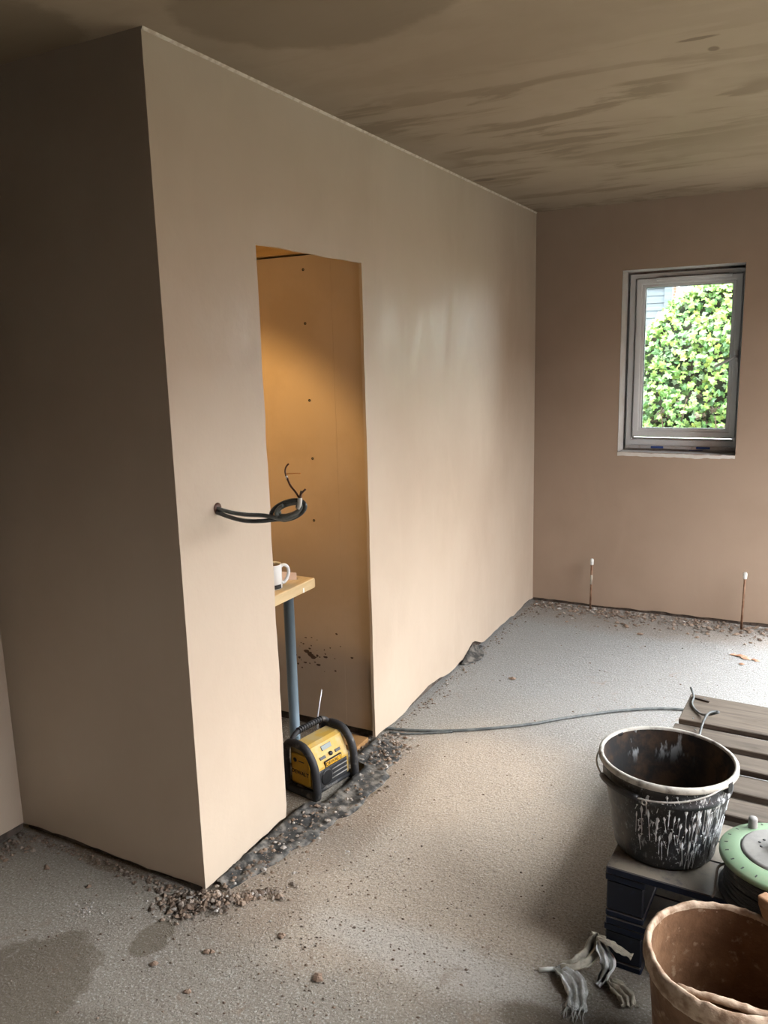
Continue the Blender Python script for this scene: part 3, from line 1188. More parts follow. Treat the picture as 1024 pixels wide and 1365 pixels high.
# plaster-caked bail lying inside the near rim
pb = []
for i in range(22):
    a = math.radians(232 + 78 * i / 21)
    r = .143 - .020 * math.sin(PI * i / 21)
    pb.append((r * math.cos(a), r * math.sin(a), .322 + .010 * math.sin(PI * i / 21)))
m = MB()
m.tube([Vector(p) + Vector((0, 0, .0015 * n1(i, 50, .9))) for i, p in enumerate(pb)], [.008 + .0022 * n1(i, 51, .8) for i in range(22)], 10)
m.build('bail_handle', M['tub_rim'], tb)
m = MB()
c0 = Vector(pb[0])
m.tube([c0 + Vector((-.006, .001, .0)), c0 + Vector((.0, 0, 0))], [.0035, .004], 8)
m.build('handle_end', M['core_brown'], tb)

# brown wooden float handle lying across the rim of the tub
sh = thing('wooden_handle', 'brown wooden tool handle lying across the far rim of the plaster-caked bucket', 'tool', (1.498, .128, .3495))
m = MB()
ax = Vector((.82, -.57, .0)).normalized()
sd = Vector((.57, .82, 0)).normalized()
m.prism([Vector((0, 0, 0)) + sd * a + Vector((0, 0, b)) + ax * c for a, b, c in ((-.017, 0, .020), (.017, 0, .020), (.019, .030, .006), (.014, .046, .0), (-.014, .046, .0), (-.019, .030, .006))], ax * .17)
m.build('handle_grip', simple('brown_stained_wood', (.22, .11, .05), .6, (.34, .20, .11), 18), sh, .004)

# ================================================================== green cable reel
re = thing('cable_reel', 'pale green topped cable reel lying flat on the pallet beside the black bucket', 'cable reel', (1.537, .292, ZP))
m = MB()
m.lathe([(.0, .0), (.13, .0), (.138, .004), (.138, .012), (.112, .014)], 56)
m.build('lower_flange', M['black_dusty'], re)
coil = MB()
for lv in range(9):
    for ly in range(1):
        r = .122 + .004 * n1(lv, 60, 2)
        pts = [(r * math.cos(2 * PI * i / 40) * (1 + .012 * n1(i, 61 + lv, .6)), r * math.sin(2 * PI * i / 40) * (1 + .012 * n1(i, 61 + lv, .6)), .019 + lv * .0088 + .003 * n1(i, 70 + lv, .35)) for i in range(40)]
        coil.tube(pts, .0052, 7, closed=True)
coil.lathe([(.117, .012), (.117, .098)], 40)
coil.build('wound_cable', M['black_dusty'], re)
m = MB()
m.lathe([(.100, .094), (.136, .094), (.141, .098), (.141, .106), (.137, .111), (.098, .118), (.094, .118), (.092, .110)], 64)
gr = m.build('upper_flange', M['green'], re)
sl_ = MB()
for q in range(22):
    a = 2 * PI * q / 22
    for (r0, r1) in ((.122, .130),):
        d = Vector((math.cos(a), math.sin(a), 0))
        tq = Vector((-d.y, d.x, 0)) * .0016
        z0 = .1139
        sl_.prism([d * r0 - tq + Vector((0, 0, z0 - .0005)), d * r1 - tq + Vector((0, 0, z0 - .0022)), d * r1 + tq + Vector((0, 0, z0 - .0022)), d * r0 + tq + Vector((0, 0, z0 - .0005))], (0, 0, .0008))
stuff(sl_.build('flange_slots', M['black'], gr))
m = MB()
m.lathe([(.094, .108), (.092, .121), (.086, .124), (.0, .125)], 56)
gd = m.build('socket_plate', M['grey_disc'], re)
for hx, hy in ((-.052, .012), (-.043, .026), (-.048, -.006), (-.028, .0), (.03, .03), (.04, .02), (.035, .045)):
    m = MB()
    m.lathe([(.0036, 0), (.0036, .0008), (0, .0008)], 8)
    m.build('socket_hole', M['black'], gd, loc=(hx, hy, .1246))
m = MB()
m.lathe([(.022, .120), (.022, .160), (.018, .164), (.0, .164)], 20)
m.build('centre_knob', M['black'], re)
obox('reset_button', M['red'], (-.012, -.032, .124), (.006, -.022, .132), re, .002)
m = MB()
m.lathe([(.0115, .112), (.0105, .140), (.0085, .143), (.0, .143)], 16, (-.072, .087, 0))
m.build('crank_peg', M['grey_disc'], re)
m = MB()
m.tube(spline([(-.118, -.045, .085), (-.136, -.055, .075), (-.140, -.060, .045), (-.141, -.064, .012), (-.146, -.075, .004)], 6), .0032, 8)
m.build('loose_tail', M['grey_disc'], re)

# stiff cord lying over the back board of the pallet
cd = MB()
P_ = [(1.190, 1.428, .318), (1.205, 1.396, .296), (1.206, 1.34, .2935), (1.222, 1.29, .2935), (1.25, 1.25, .296), (1.277, 1.213, .315), (1.300, 1.196, .332), (1.309, 1.199, .336), (1.300, 1.206, .334), (1.280, 1.185, .334), (1.270, 1.150, .326), (1.264, 1.115, .308), (1.262, 1.09, .294), (1.262, 1.06, .2925), (1.264, 1.00, .2925)]
cd.tube(spline(P_, 6), .0042, 8)
tag(cd.build('stiff_cord', M['cable_dark']), 'dark curled cord end looping over the far board of the pallet', 'cord')
sc_ = MB()
sc_.prism([(1.198, 1.398, .2885), (1.260, 1.378, .2885), (1.262, 1.386, .2885), (1.205, 1.412, .2885)], (0, 0, .006))
tag(sc_.build('wood_splinter', M['pallet_wood']), 'grey wood splinter on the far left corner of the pallet', 'splinter')

# ================================================================== floor cable from the partition to behind the pallets
fc = MB()
fc.tube(spline([(-.035, 1.195, .012), (.01, 1.205, .010), (.132, 1.244, .0075), (.304, 1.33, .0065), (.52, 1.484, .0065), (.676, 1.636, .0065), (.869, 1.799, .0065), (1.076, 1.91, .0065), (1.35, 1.93, .0065), (1.75, 1.86, .0065), (2.2, 1.9, .0065)], 8), .0062, 10)
fcab = fc.build('floor_cable', M['cable_dark'])
tag(fcab, 'thin dark cable trailing across the concrete from the partition to the pallets', 'cable')
f2 = MB()
f2.tube(spline([(.02, 1.175, .008), (.09, 1.195, .006), (.16, 1.235, .005), (.26, 1.296, .0045)], 6), .0038, 8)
f2.build('loose_strand', M['cable_dark'], fcab)

# ================================================================== wires poking out of the partition
wc = thing('wall_cable', 'grey knotted mains cable with bared ends sticking out of the partition wall', 'cable', (0, .17, 1.159))
o0 = Vector((0, .17, 1.159))


def wt(name, pts, r, mat, n=9, k_=7, parent=wc):
    m = MB()
    P = spline(pts, k_)
    m.tube([p - o0 for p in P], r, n)
    return m.build(name, mat, parent)


hm = MB()
hm.lathe([(.017, 0), (.017, .0015), (.0, .0005)], 14)
ho_ = hm.build('wall_hole', M['core_brown'], wc, loc=(.0003, 0, .001))
ho_.rotation_euler = (0, PI / 2, 0)
CC = Vector((.228, .205, 1.163))       # middle of the knot


def knot(a, ru, rv, off=0.0):
    # tilted oval seen broadside from the room
    u = Vector((.94, .0, .34))
    v = Vector((-.33, .05, .80))
    return CC + u * (ru * math.cos(a)) + v * (rv * math.sin(a)) + Vector((0, off, 0))


wt('cable_sheath', [(-.03, .17, 1.160), (.0, .17, 1.159), (.05, .174, 1.150), (.10, .18, 1.146), (.15, .188, 1.146)] +
   [knot(math.radians(200 + 30 * i), .050, .019, -.012 + .0015 * i) for i in range(13)], .0062, M['cable'])
wt('cable_sheath', [(-.03, .165, 1.150), (.0, .165, 1.149), (.05, .164, 1.138), (.10, .166, 1.131), (.15, .174, 1.132)] +
   [knot(math.radians(215 + 30 * i), .060, .029, .004 - .001 * i) for i in range(12)], .0062, M['cable_b'])
wt('cable_sheath', [knot(math.radians(90 + 30 * i), .030 + .002 * i, .020 + .001 * i, -.018 + .002 * i) for i in range(12)], .0056, M['cable'])
wt('cable_sheath', [knot(math.radians(150 + 30 * i), .044, .015, .010 - .001 * i) for i in range(9)] + [(.262, .2, 1.175), (.272, .198, 1.188)], .006, M['cable'])
wt('inner_sheath', [(.268, .197, 1.172), (.273, .196, 1.185), (.274, .196, 1.203)], .0068, M['white_pvc'])
wt('brown_core', [(.274, .196, 1.200), (.262, .196, 1.217), (.243, .198, 1.236), (.232, .20, 1.256), (.2285, .20, 1.262)], .003, M['core_brown'], 7)
wt('bare_end', [(.2285, .20, 1.262), (.228, .20, 1.267), (.25, .198, 1.270), (.281, .195, 1.272)], .0016, M['copper'], 6)
wt('pale_core', [(.2285, .20, 1.260), (.226, .20, 1.275), (.230, .20, 1.288), (.239, .20, 1.297)], .0024, M['core_brown'], 7)
wt('brown_core', [(.275, .196, 1.200), (.279, .195, 1.213), (.288, .193, 1.222), (.297, .191, 1.229)], [.0042] * 8 + [.003] * 14, M['core_brown'], 7)
wt('grey_core', [(.272, .196, 1.200), (.276, .197, 1.212), (.279, .197, 1.223)], .0026, M['core_grey'], 7)
wt('pale_core', [(.2325, .20, 1.252), (.231, .20, 1.257), (.2292, .20, 1.262)], .0034, M['white_pvc'], 7)

# ================================================================== copper pipe tails by the far wall
for (px, py, zt, lab) in ((.388, 3.198, .325, 'thin copper pipe tail with a white cap near the window end of the partition'), (1.254, 3.178, .333, 'thin copper pipe tail with a white cap below and right of the window')):
    t = thing('pipe_tail', lab, 'pipe', (px, py, 0), 0, 'pipe tails along the far wall')
    m = MB()
    m.tube([(0, 0, -.0), (.001, 0, .1), (.003, 0, .2), (.004, 0, zt - .02)], .0062, 12)
    m.build('pipe_body', M['pipe'], t)
    m = MB()
    m.lathe([(.0085, zt - .036), (.0105, zt - .032), (.0115, zt - .006), (.008, zt + .002), (.0, zt + .003)], 16, (.004, 0, 0))
    m.build('pipe_cap', M['cap'], t)
    if px < 1:
        m = MB()
        m.tube([(.0022, -.0005, .165), (.0030, -.0005, .225)], .0068, 12)
        m.build('tape_wrap', M['rag_dirty'], t)

# ================================================================== bench, mug, paper in the cupboard
be = thing('work_bench', 'pale wood topped bench with a blue-grey tubular leg inside the cupboard opening', 'bench', (-.35, .55, 0))
bo = Vector((-.35, .55, 0))
m = MB()
m.box((-.70 + .35, .10 - .55, .702), (-.152 + .35, .908 - .55, .742))
bt_ = m.build('bench_top', M['bench_wood'], be, .0025)
m = MB()
m.box((-.152 + .35 - .0005, .10 - .55, .706), (-.152 + .35 + .0012, .908 - .55, .738))
m.build('front_edge', M['bench_end'], be)
obox('white_mark', M['cap'], (-.1508 + .35, .822 - .55, .704), (-.1500 + .35, .830 - .55, .722), be)
first = None
for lx, ly in ((-.205, .80), (-.205, .17), (-.64, .80), (-.64, .17)):
    m = MB()
    m.lathe([(.0, .0), (.026, .0), (.026, .012), (.021, .014), (.0205, .69), (.034, .692), (.034, .702), (.0, .702)], 24, (lx + .35, ly - .55, 0))
    m.build('leg', M['leg_metal'], be)

mu = thing('mug', 'white mug with black print and dark tea on the bench in the opening', 'mug', (-.222, .722, .742))
m = MB()
m.lathe([(.0, .0), (.036, .0), (.0395, .003), (.040, .09), (.0390, .094), (.0372, .094), (.0365, .088), (.0365, .07)], 40)
m.build('mug_body', M['ceramic'], mu)
m = MB()
m.lathe([(.0367, .088), (.0, .088)], 32)
m.build('tea', M['tea'], mu)
m = MB()
ha = math.radians(62)
hp = [(.038, .076), (.052, .082), (.068, .072), (.072, .050), (.064, .026), (.050, .014), (.038, .018)]
m.tube([Vector((math.cos(ha) * r, math.sin(ha) * r, z)) for r, z in [(p.x, p.y) for p in spline([(a, b, 0) for a, b in hp], 5)]], .0062, 10)
m.build('mug_handle', M['ceramic'], mu)
m = MB()
for a0, a1, z0, z1 in ((-40, 4, .004, .020), (14, 21, .018, .024)):
    vs, fs = [], []
    for i in range(7):
        a = math.radians(a0 + (a1 - a0) * i / 6)
        for z in (z0, z1):
            vs.append((.0405 * math.cos(a), .0405 * math.sin(a), z))
    for i in range(6):
        fs.append((2 * i, 2 * i + 2, 2 * i + 3, 2 * i + 1))
    m.add(vs, fs, True)
m.build('black_print', M['black'], mu)
pp = MB()
pp.add([(-.275, .80, .743), (-.20, .855, .7425), (-.205, .862, .768), (-.27, .83, .776), (-.235, .90, .7425), (-.29, .86, .743)], [(0, 1, 2, 3), (3, 2, 4, 5)])
so = pp.build('paper_scrap', M['paper'])
sm_ = so.modifiers.new('thick', 'SOLIDIFY')
sm_.thickness = .0012
tag(so, 'folded pinkish paper scrap behind the mug on the bench', 'paper')

# ================================================================== site radio
ra = thing('site_radio', 'yellow and black caged site radio standing in the opening', 'radio', (-.035, .712, 0), math.radians(-11))
RW = .105            # half width along y
# body cross-section in x (depth, front is +x) and z
bp = [(-.065, .022), (.058, .022), (.066, .030), (.066, .105), (.058, .122), (.028, .176), (.012, .184), (-.045, .184), (-.062, .170), (-.065, .150)]
m = MB()
m.prism([(a, -RW + .014, b) for a, b in bp], (0, 2 * RW - .028, 0))
m.build('radio_body', M['yellow_dusty'], ra, .006)
m = MB()
m.box((.060, -RW + .028, .026), (.0695, RW - .028, .096))
gr_ = m.build('speaker_grille', M['black_dusty'], ra, .004)
for z in (.045, .062, .080):
    m = MB()
    m.tube([(.0715, -.012, z), (.0722, .02, z + .001), (.0715, RW - .032, z)], .0022, 6)
    m.build('grille_bar', M['grey_disc'], gr_)
m = MB()
m.lathe([(.030, 0), (.030, .002), (.026, .003), (.0, .001)], 24)
sp2 = m.build('speaker_cone', M['black'], gr_, loc=(.0697, -.038, .062))
sp2.rotation_euler = (0, PI / 2, 0)
# sloping control face
fd = Vector((.028 - .058, 0, .176 - .122)).normalized()
fn = Vector((fd.z, 0, -fd.x))
fo = Vector((.058, 0, .122))
FR = Matrix(((fd.x, 0, fn.x, fo.x), (0, 1, 0, 0), (fd.z, 0, fn.z, fo.z), (0, 0, 0, 1)))


def face(name, mat, u0, u1, y0, y1, h=.003, par=ra):
    m = MB()
    m.box((u0, y0, -.001), (u1, y1, h))
    o = m.build(name, mat, par, .001, 1)
    o.matrix_local = FR
    return o


face('display', M['lcd'], .034, .052, -.030, .022)
face('button_pad', M['black'], .006, .017, -.055, -.024)
face('button_pad', M['black'], .006, .017, .028, .056)
m = MB()
m.lathe([(.0085, 0), (.008, .006), (.0, .0065)], 16)
kb = m.build('tuning_knob', M['black'], ra)
kb.matrix_local = FR @ Matrix.Translation((.013, .002, .001))


def lettering(txt, size, mat, par, mw, name='lettering'):
    cu_ = bpy.data.curves.new(name, 'FONT')
    cu_.body = txt
    cu_.size = size
    cu_.extrude = .0006
    cu_.align_x = 'CENTER'
    cu_.align_y = 'CENTER'
    cu_.materials.append(mat)
    o = bpy.data.objects.new(name, cu_)
    COL.objects.link(o)
    dg = bpy.context.evaluated_depsgraph_get()
    me = bpy.data.meshes.new_from_object(o.evaluated_get(dg))
    COL.objects.unlink(o)
    bpy.data.objects.remove(o)
    o = bpy.data.objects.new(name, me)
    COL.objects.link(o)
    o.parent = par
    o.matrix_local = mw
    return o


pl_ = obox('brand_plate', M['yellow'], (.060, -.040, .099), (.0688, .046, .119), ra, .002)
b2 = obox('plate_border', M['black'], (.060, -.043, .0965), (.0680, .049, .1215), ra, .002)
ty = Matrix(((0, 0, 1, .0690), (1, 0, 0, .003), (0, 1, 0, .109), (0, 0, 0, 1)))
lettering('DEWALT', .0205, M['black'], pl_, ty)
# yellow end panels inside the hoops
for s in (-1, 1):
    m = MB()
    m.box((-.052, min(s * (RW - .016), s * (RW - .004)), .034), (.040, max(s * (RW - .016), s * (RW - .004)), .150))
    ep = m.build('end_panel', M['yellow'], ra, .006)
    if s < 0:
        ty = Matrix(((1, 0, 0, -.006), (0, 0, -1, -RW + .0035), (0, 1, 0, .080), (0, 0, 0, 1)))
        lettering('DEWALT', .0215, M['black'], ep, ty)
        ty2 = Matrix(((1, 0, 0, .010), (0, 0, -1, -RW + .0035), (0, 1, 0, .126), (0, 0, 0, 1)))
        m = MB()
        m.lathe([(.009, 0), (.009, .0008), (0, .0008)], 12)
        e_ = m.build('emblem', M['black'], ep)
        e_.matrix_local = Matrix(((1, 0, 0, -.030), (0, 0, -1, -RW + .0038), (0, 1, 0, .127), (0, 0, 0, 1)))
        obox('print_line', M['black'], (-.012, -RW + .0030, .125), (.016, -RW + .0042, .128), ep)
# roll cage: two rounded hoops joined by the ribbed handle and base rails
hoop = [(-.072, .012), (-.076, .06), (-.076, .14), (-.068, .172), (-.045, .192), (.0, .195), (.030, .186), (.058, .156), (.074, .118), (.079, .07), (.078, .012), (.04, .008), (-.04, .008)]
for s in (-1, 1):
    P = spline([(a, s * RW, b) for a, b in hoop] + [(hoop[0][0], s * RW, hoop[0][1])], 4)[:-1]
    m = MB()
    m.tube(P, .0155, 10, closed=True)
    hp_ = m.build('cage_hoop', M['black_dusty'], ra)
    for a, b in ((.075, .020), (-.070, .020)):
        q = obox('foot', M['black_dusty'], (a - .015, s * RW - .015, 0), (a + .015, s * RW + .015, .034), hp_, .007)
    for a, b in ((.078, .098), (.077, .055), (.060, .150)):
        m = MB()
        m.lathe([(.0, .0), (.004, .0005), (.005, .002), (.0, .0035)], 10)
        q = m.build('cage_bolt', M['chrome'], hp_, loc=(a + .009, s * (RW + .004), b))
        q.rotation_euler = (0, PI / 2, 0)
m = MB()
m.tube(spline([(-.045, -RW, .190), (-.045, -RW + .02, .212), (-.045, -.05, .222), (-.045, .05, .222), (-.045, RW - .02, .212), (-.045, RW, .190)], 6), .0100, 12)
hd_ = m.build('carry_handle', M['black_dusty'], ra)
for q in range(11):
    yy = -.06 + .012 * q
    m = MB()
    m.tube([(-.045, yy - .0025, .222), (-.045, yy + .0025, .222)], .0125, 12)
    m.build('grip_rib', M['black_dusty'], hd_)
for a in (-.055, .062):
    m = MB()
    m.tube([(a, -RW, .016), (a, RW, .016)], .009, 10)
    m.build('base_rail', M['black_dusty'], ra)
m = MB()
m.tube([(-.06, .055, .18), (-.058, .058, .235), (-.050, .078, .335)], [.004, .003, .0022], 8)
m.build('antenna', M['chrome'], ra)

# ================================================================== membrane strips, rag, debris
mem = MB()
NY, NXm = 110, 9
vs, fs = [], []
for i in range(NY + 1):
    yy = .045 + 1.07 * i / NY
    ins = .072 * min(1, max(0, (.15 - abs(yy - .71)) / .03 + 1)) if abs(yy - .71) < .18 else 0
    wd = (.05 + .10 * min(1, i / 40)) + .022 * n1(yy, 80, 6) + .014 * n1(yy, 85, 25) - .05 * max(0, (yy - 1.02) / .1)
    for j in range(NXm):
        t = j / (NXm - 1)
        xx = .004 + ins + (wd - ins * .6) * t + .008 * n1(yy, 81 + j * .3, 9)
        zz = .004 + .026 * (noise.noise(Vector((xx * 26, yy * 19, 4))) ** 2 + .25 * abs(noise.noise(Vector((xx * 60, yy * 50, 1))))) + .014 * (1 - t) ** 3
        vs.append((xx, yy, zz if j < NXm - 1 else .001))
for i in range(NY):
    for j in range(NXm - 1):
        a = i * NXm + j
        fs.append((a, a + NXm, a + NXm + 1, a + 1))
mem.add(vs, fs, True)
mo = mem.build('damp_membrane', M['mem'])
mo.modifiers.new('thick', 'SOLIDIFY').thickness = .001
tag(mo, 'crumpled black plastic membrane strip along the foot of the partition by the radio', 'plastic sheet')
mem = MB()
vs, fs = [], []
for i in range(25):
    yy = 2.02 + .30 * i / 24
    wd = .01 + .06 * math.sin(PI * min(1, i / 20)) ** .8
    for j in range(6):
        t = j / 5
        vs.append((.002 + wd * t, yy, .003 + .045 * (1 - t) ** 2 * math.sin(PI * i / 24) + .012 * abs(noise.noise(Vector((t * 6, yy * 30, 2))))))
for i in range(24):
    for j in range(5):
        a = i * 6 + j
        fs.append((a, a + 6, a + 7, a + 1))
mem.add(vs, fs, True)
mo2 = mem.build('damp_membrane', M['mem'])
mo2.modifiers.new('thick', 'SOLIDIFY').thickness = .001
tag(mo2, 'small tuft of black plastic sticking out under the partition near the far corner', 'plastic sheet')
# slivers of white torn board paper at the foot of the partition
tp = MB()
for y0, y1, hh in ((.10, .24, .008), (.30, .43, .016)):
    P0 = [(.0012, y0 + (y1 - y0) * i / 10, .012 + .006 * n1(i, 90, .7)) for i in range(11)]
    P1 = [(.006, p[1], p[2] - .004 - hh * (i / 10)) for i, p in enumerate(P0)]
    tp.add(P0 + P1, [(i, i + 1, 12 + i, 11 + i) for i in range(10)])
tpo = tp.build('torn_paper', M['torn'], wp)
tpo.modifiers.new('thick', 'SOLIDIFY').thickness = .001


def cloth(mb, path, widths, folds=4, amp=.006, seed=0, nu=15):
    """crumpled strip swept along path"""
    P = spline(path, 6)
    n = len(P)
    vs, fs = [], []
    for i, p in enumerate(P):
        t = i / (n - 1)
        T = (P[min(i + 1, n - 1)] - P[max(i - 1, 0)]).normalized()
        sd_ = T.cross(Vector((0, 0, 1)))
        if sd_.length < .1:
            sd_ = Vector((1, 0, 0))
        sd_.normalize()
        nn = sd_.cross(T)
        wq = widths[0] if len(widths) == 1 else widths[min(int(t * (len(widths) - 1)), len(widths) - 2)] * (1 - (t * (len(widths) - 1)) % 1) + widths[min(int(t * (len(widths) - 1)) + 1, len(widths) - 1)] * ((t * (len(widths) - 1)) % 1)
        for j in range(nu):
            s = j / (nu - 1) - .5
            hgt = amp * math.sin(s * folds * 2 * PI + 2 * n1(t * 3, seed)) + amp * .8 * noise.noise(Vector((s * 5, t * 6, seed)))
            q = p + sd_ * (s * wq + .004 * noise.noise(Vector((s * 9, t * 9, seed + 5)))) + nn * hgt
            if q.z < .002:
                q.z = .002 + .002 * abs(hgt) / amp
            vs.append(q)
    for i in range(n - 1):
        for j in range(nu - 1):
            a = i * nu + j
            fs.append((a, a + 1, a + nu + 1, a + nu))
    mb.add(vs, fs, True)


rg = thing('crumpled_rag', 'crumpled white rag with a frayed end on the floor beside the pallets', 'rag', (1.08, .17, 0))
RO = Vector((1.08, .17, 0))
m = MB()
cloth(m, [Vector(p) - RO for p in [(1.035, .152, .014), (1.062, .140, .022), (1.09, .118, .020), (1.105, .085, .014), (1.112, .048, .006)]], [.018, .05, .062, .048, .058], 3, .007, 1)
o = m.build('frayed_end', M['rag'], rg)
o.modifiers.new('t', 'SOLIDIFY').thickness = .0012
m = MB()
cloth(m, [Vector(p) - RO for p in [(1.045, .158, .018), (1.075, .165, .032), (1.10, .19, .040), (1.118, .225, .062), (1.122, .236, .085)]], [.02, .032, .045, .05, .02], 2, .008, 2)
o = m.build('twisted_body', M['rag_dirty'], rg)
o.modifiers.new('t', 'SOLIDIFY').thickness = .0012
m = MB()
cloth(m, [Vector(p) - RO for p in [(1.125, .226, .075), (1.142, .205, .068), (1.158, .185, .045), (1.150, .168, .012), (1.140, .150, .004)]], [.012, .034, .040, .026, .014], 2, .006, 3)
o = m.build('hanging_loop', M['rag'], rg)
o.modifiers.new('t', 'SOLIDIFY').thickness = .0012
m = MB()
cloth(m, [Vector(p) - RO for p in [(1.122, .222, .085), (1.15, .214, .088), (1.18, .208, .082), (1.215, .205, .074)]], [.012, .024, .026, .018], 1, .004, 4)
o = m.build('upper_fold', M['rag_dirty'], rg)
o.modifiers.new('t', 'SOLIDIFY').thickness = .0012
m = MB()
rf = random.Random(9)
for q in range(26):
    b = Vector((1.108 + rf.uniform(-.026, .026), .06 + rf.uniform(-.015, .02), .008)) - RO
    e = b + Vector((rf.uniform(-.012, .018), -rf.uniform(.015, .045), -.005))
    mid = (b + e) / 2 + Vector((rf.uniform(-.008, .008), 0, .004))
    m.tube(spline([b, mid, e], 3), .0011, 5)
stuff(m.build('frayed_threads', M['rag'], rg))
rg2 = MB()
cloth(rg2, [(1.165, .172, .008), (1.19, .155, .014), (1.215, .135, .016), (1.228, .110, .010)], [.02, .045, .05, .03], 3, .006, 6)
o = rg2.build('cloth_scrap', M['rag_dirty'])
o.modifiers.new('t', 'SOLIDIFY').thickness = .0012
tag(o, 'dirty beige cloth scrap on the floor between pallets and plaster-caked bucket', 'rag')
tu = MB()
tu.tube([(.994, .136, .0062), (1.012, .146, .0066), (1.032, .156, .007)], .0058, 12)
tag(tu.build('plastic_tube', M['white_pvc']), 'short cream plastic tube on the floor at the left end of the rag', 'tube')


# ---- crumbs
def rock(mb, c, r, rr, col=None, flat=.6):
    """12-sided pebble: squashed, randomised octahedral lump"""
    ang = rr.uniform(0, PI)
    n = 5
    vs = [Vector((0, 0, flat * r * rr.uniform(.8, 1.3)))]
    for i in range(n):
        a = ang + 2 * PI * i / n
        q = r * rr.uniform(.7, 1.25)
        vs.append(Vector((q * math.cos(a), q * math.sin(a) * rr.uniform(.6, 1), rr.uniform(-.1, .4) * r * flat)))
    vs.append(Vector((0, 0, -.5 * r * flat)))
    fs = [(0, 1 + i, 1 + (i + 1) % n) for i in range(n)] + [(6, 1 + (i + 1) % n, 1 + i) for i in range(n)]
    mb.add([v + Vector(c) for v in vs], fs, False, col)


PAL = [(.32, .235, .175), (.25, .175, .125), (.17, .12, .09), (.40, .33, .275), (.21, .17, .14), (.50, .46, .42), (.12, .09, .07)]
rc = random.Random(21)


def crumbs(name, gen, n, smin, smax, wts=(4, 4, 4, 2, 3, 1, 2), lab=None, z=0.0):
    m = MB()
    for q in range(n):
        p = gen()
        r = smin + (smax - smin) * rc.random() ** 2.6
        zz = (p[2] if len(p) > 2 else 0) + r * .22
        rock(m, (p[0], p[1], zz), r, rc, rc.choices(PAL, wts)[0])
    o = m.build(name, M['crumb'])
    o['kind'] = 'stuff'
    if lab:
        tag(o, lab, 'debris')
    return o


def g_corner():
    a = rc.gauss(0, 1)
    b = abs(rc.gauss(0, 1))
    # heap hugging the outside corner, running along both faces
    x_ = .035 + a * .07
    y_ = -.035 - b * .04 + max(0, x_) * .9
    h_ = max(0, .040 - .38 * math.hypot(x_ - .025, y_ + .03))
    return (x_, min(y_, -.012) if x_ < .012 else y_, rc.uniform(0, h_))


crumbs('plaster_rubble', g_corner, 900, .003, .014, lab='heap of broken plaster crumbs at the outside corner of the box')
crumbs('plaster_crumbs', lambda: (rc.uniform(XL + .02, -.02), -.008 - abs(rc.gauss(0, .022)), 0), 420, .002, .010, lab='plaster crumbs along the foot of the shaded front face')
def g_mem():
    while True:
        p = (.012 + abs(rc.gauss(.0, .085)), rc.uniform(.03, 1.12), rc.uniform(.004, .018))
        if not (p[0] < .085 and .55 < p[1] < .87):
            return p


crumbs('plaster_crumbs', g_mem, 700, .002, .011, (4, 3, 3, 3, 4, 3, 1), lab='grit scattered over the black membrane strip')
crumbs('plaster_crumbs', lambda: (rc.uniform(.03, 1.45), D - .012 - abs(rc.gauss(0, .12)), 0), 1300, .003, .016, lab='rubble crumbs along the foot of the window wall')
crumbs('plaster_crumbs', lambda: (.012 + abs(rc.gauss(0, .035)), rc.uniform(1.15, D - .05), 0), 360, .002, .009, lab='crumbs along the foot of the partition beyond the opening')
def g_floor():
    while True:
        p = (rc.uniform(-.8, 1.9), rc.uniform(-1.0, 3.1), 0) if rc.random() < .45 else (rc.gauss(.35, .30), rc.gauss(-.1, .28), 0)
        if p[0] > 1.0 and -.3 < p[1] < 1.5 or p[0] < .02 and p[1] > -.02:
            continue
        return p


crumbs('floor_grit', g_floor, 1500, .0012, .0058, (3, 4, 5, 1, 3, 1, 4), lab='fine grit strewn over the open concrete floor')
crumbs('white_grit', lambda: (-.27 + rc.gauss(0, .035), -.215 + rc.gauss(0, .018), 0), 110, .0015, .006, (0, 0, 0, 2, 1, 6, 0), lab='patch of pale grit in front of the shaded face')
crumbs('brick_crumbs', lambda: (.055 + rc.gauss(0, .05), 1.06 + rc.gauss(0, .055), .004), 260, .003, .012, (3, 2, 1, 3, 1, 1, 0), lab='brown rubble crumbs at the right foot of the opening')
crumbs('plaster_crumbs', lambda: (XL + .01 + abs(rc.gauss(0, .05)), -.02 - abs(rc.gauss(0, .12)), 0), 200, .003, .012, lab='crumbs in the inner corner at the far left')

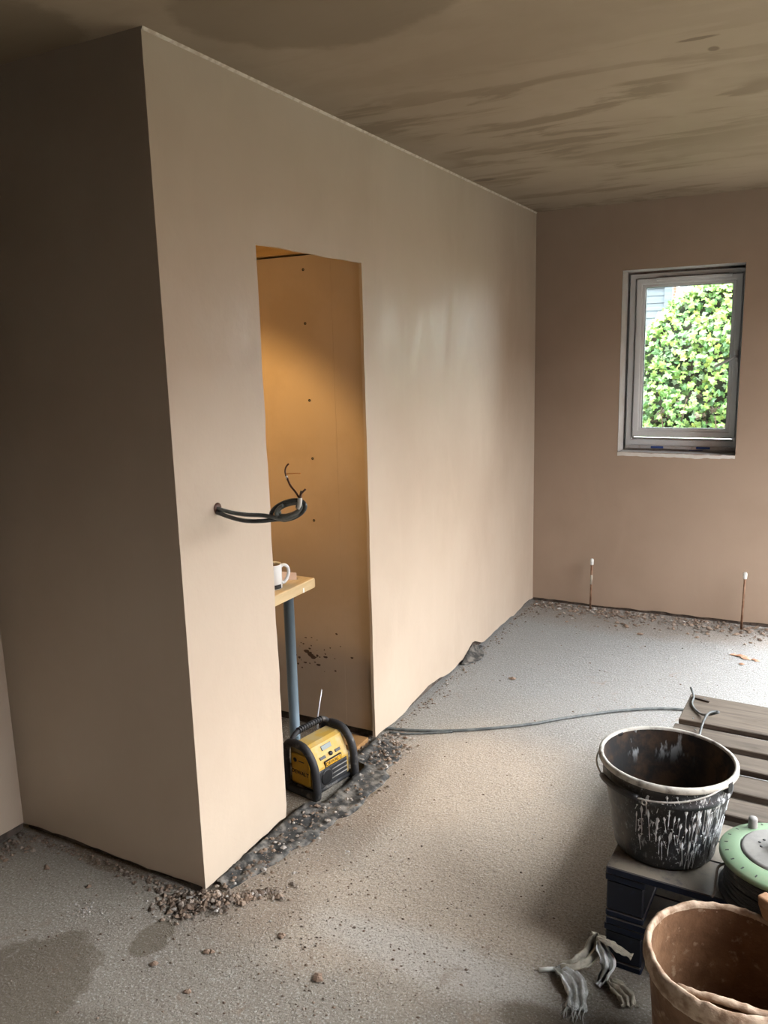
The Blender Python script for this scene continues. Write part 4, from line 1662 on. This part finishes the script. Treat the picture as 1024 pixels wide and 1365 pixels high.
# larger single lumps
lumps = [(.488, -.138, .016, 'brown plaster lump alone on the near middle of the floor'),
         (.169, -.187, .014, 'brown plaster lump on the floor right of the small round damp spot'),
         (.31, -.05, .011, 'small plaster lump on the floor well right of the rubble heap at the corner'),
         (-.13, -.02, .010, 'pale plaster lump against the shaded face near the corner heap'),
         (.06, -.29, .012, 'dark plaster lump on the floor between the two damp patches'),
         (.21, -.32, .010, 'small crumbly lump right of the large damp patch'),
         (.13, .045, .014, 'plaster lump at the near end of the black membrane strip'),
         (-.35, -.13, .010, 'grey lump on the floor beside the patch of pale grit'),
         (-.55, -.12, .014, 'plaster lump near the far left inner corner'),
         (.66, 2.95, .012, 'small brown lump below the first white capped pipe'),
         (.75, 2.85, .017, 'flat brown lump on the floor midway between the two pipes'),
         (1.05, 2.92, .014, 'brown lump on the floor left of the second white capped pipe'),
         (.30, 1.95, .015, 'brown lump on pale concrete beyond the trailing cable'),
         (.095, 1.17, .013, 'lump of rubble where the trailing cable meets the partition')]
for q, (lx, ly, lr, lb) in enumerate(lumps):
    m = MB()
    for e in range(3):
        rock(m, (rc.uniform(-.5, .5) * lr, rc.uniform(-.5, .5) * lr, lr * .25), lr * rc.uniform(.7, 1.1), rc, None, .55)
    o = m.build('plaster_lump', M['lump'], loc=(lx, ly, 0))
    tag(o, lb, 'debris', 'loose plaster lumps on the floor')
m = MB()
for dx, dy, r in ((0, 0, .030), (.03, -.02, .024), (-.035, .012, .022), (.065, -.022, .016), (.08, -.03, .018)):
    rock(m, (dx, dy, .003), r, rc, None, .35)
tag(m.build('brick_fragment', M['brick'], loc=(1.285, 2.715, 0)), 'flat reddish brick fragments on the floor right of the window pipes', 'debris')
m = MB()
rock(m, (0, 0, .004), .018, rc, None, .5)
tag(m.build('brick_fragment', M['brick'], loc=(1.30, 2.60, 0)), 'single reddish brick chip just in front of the flat fragments', 'debris')

# aim of the cupboard lamp
tgt = Vector((-.68, BY, .67))
slo.rotation_euler = (tgt - LP).to_track_quat('-Z', 'Y').to_euler()
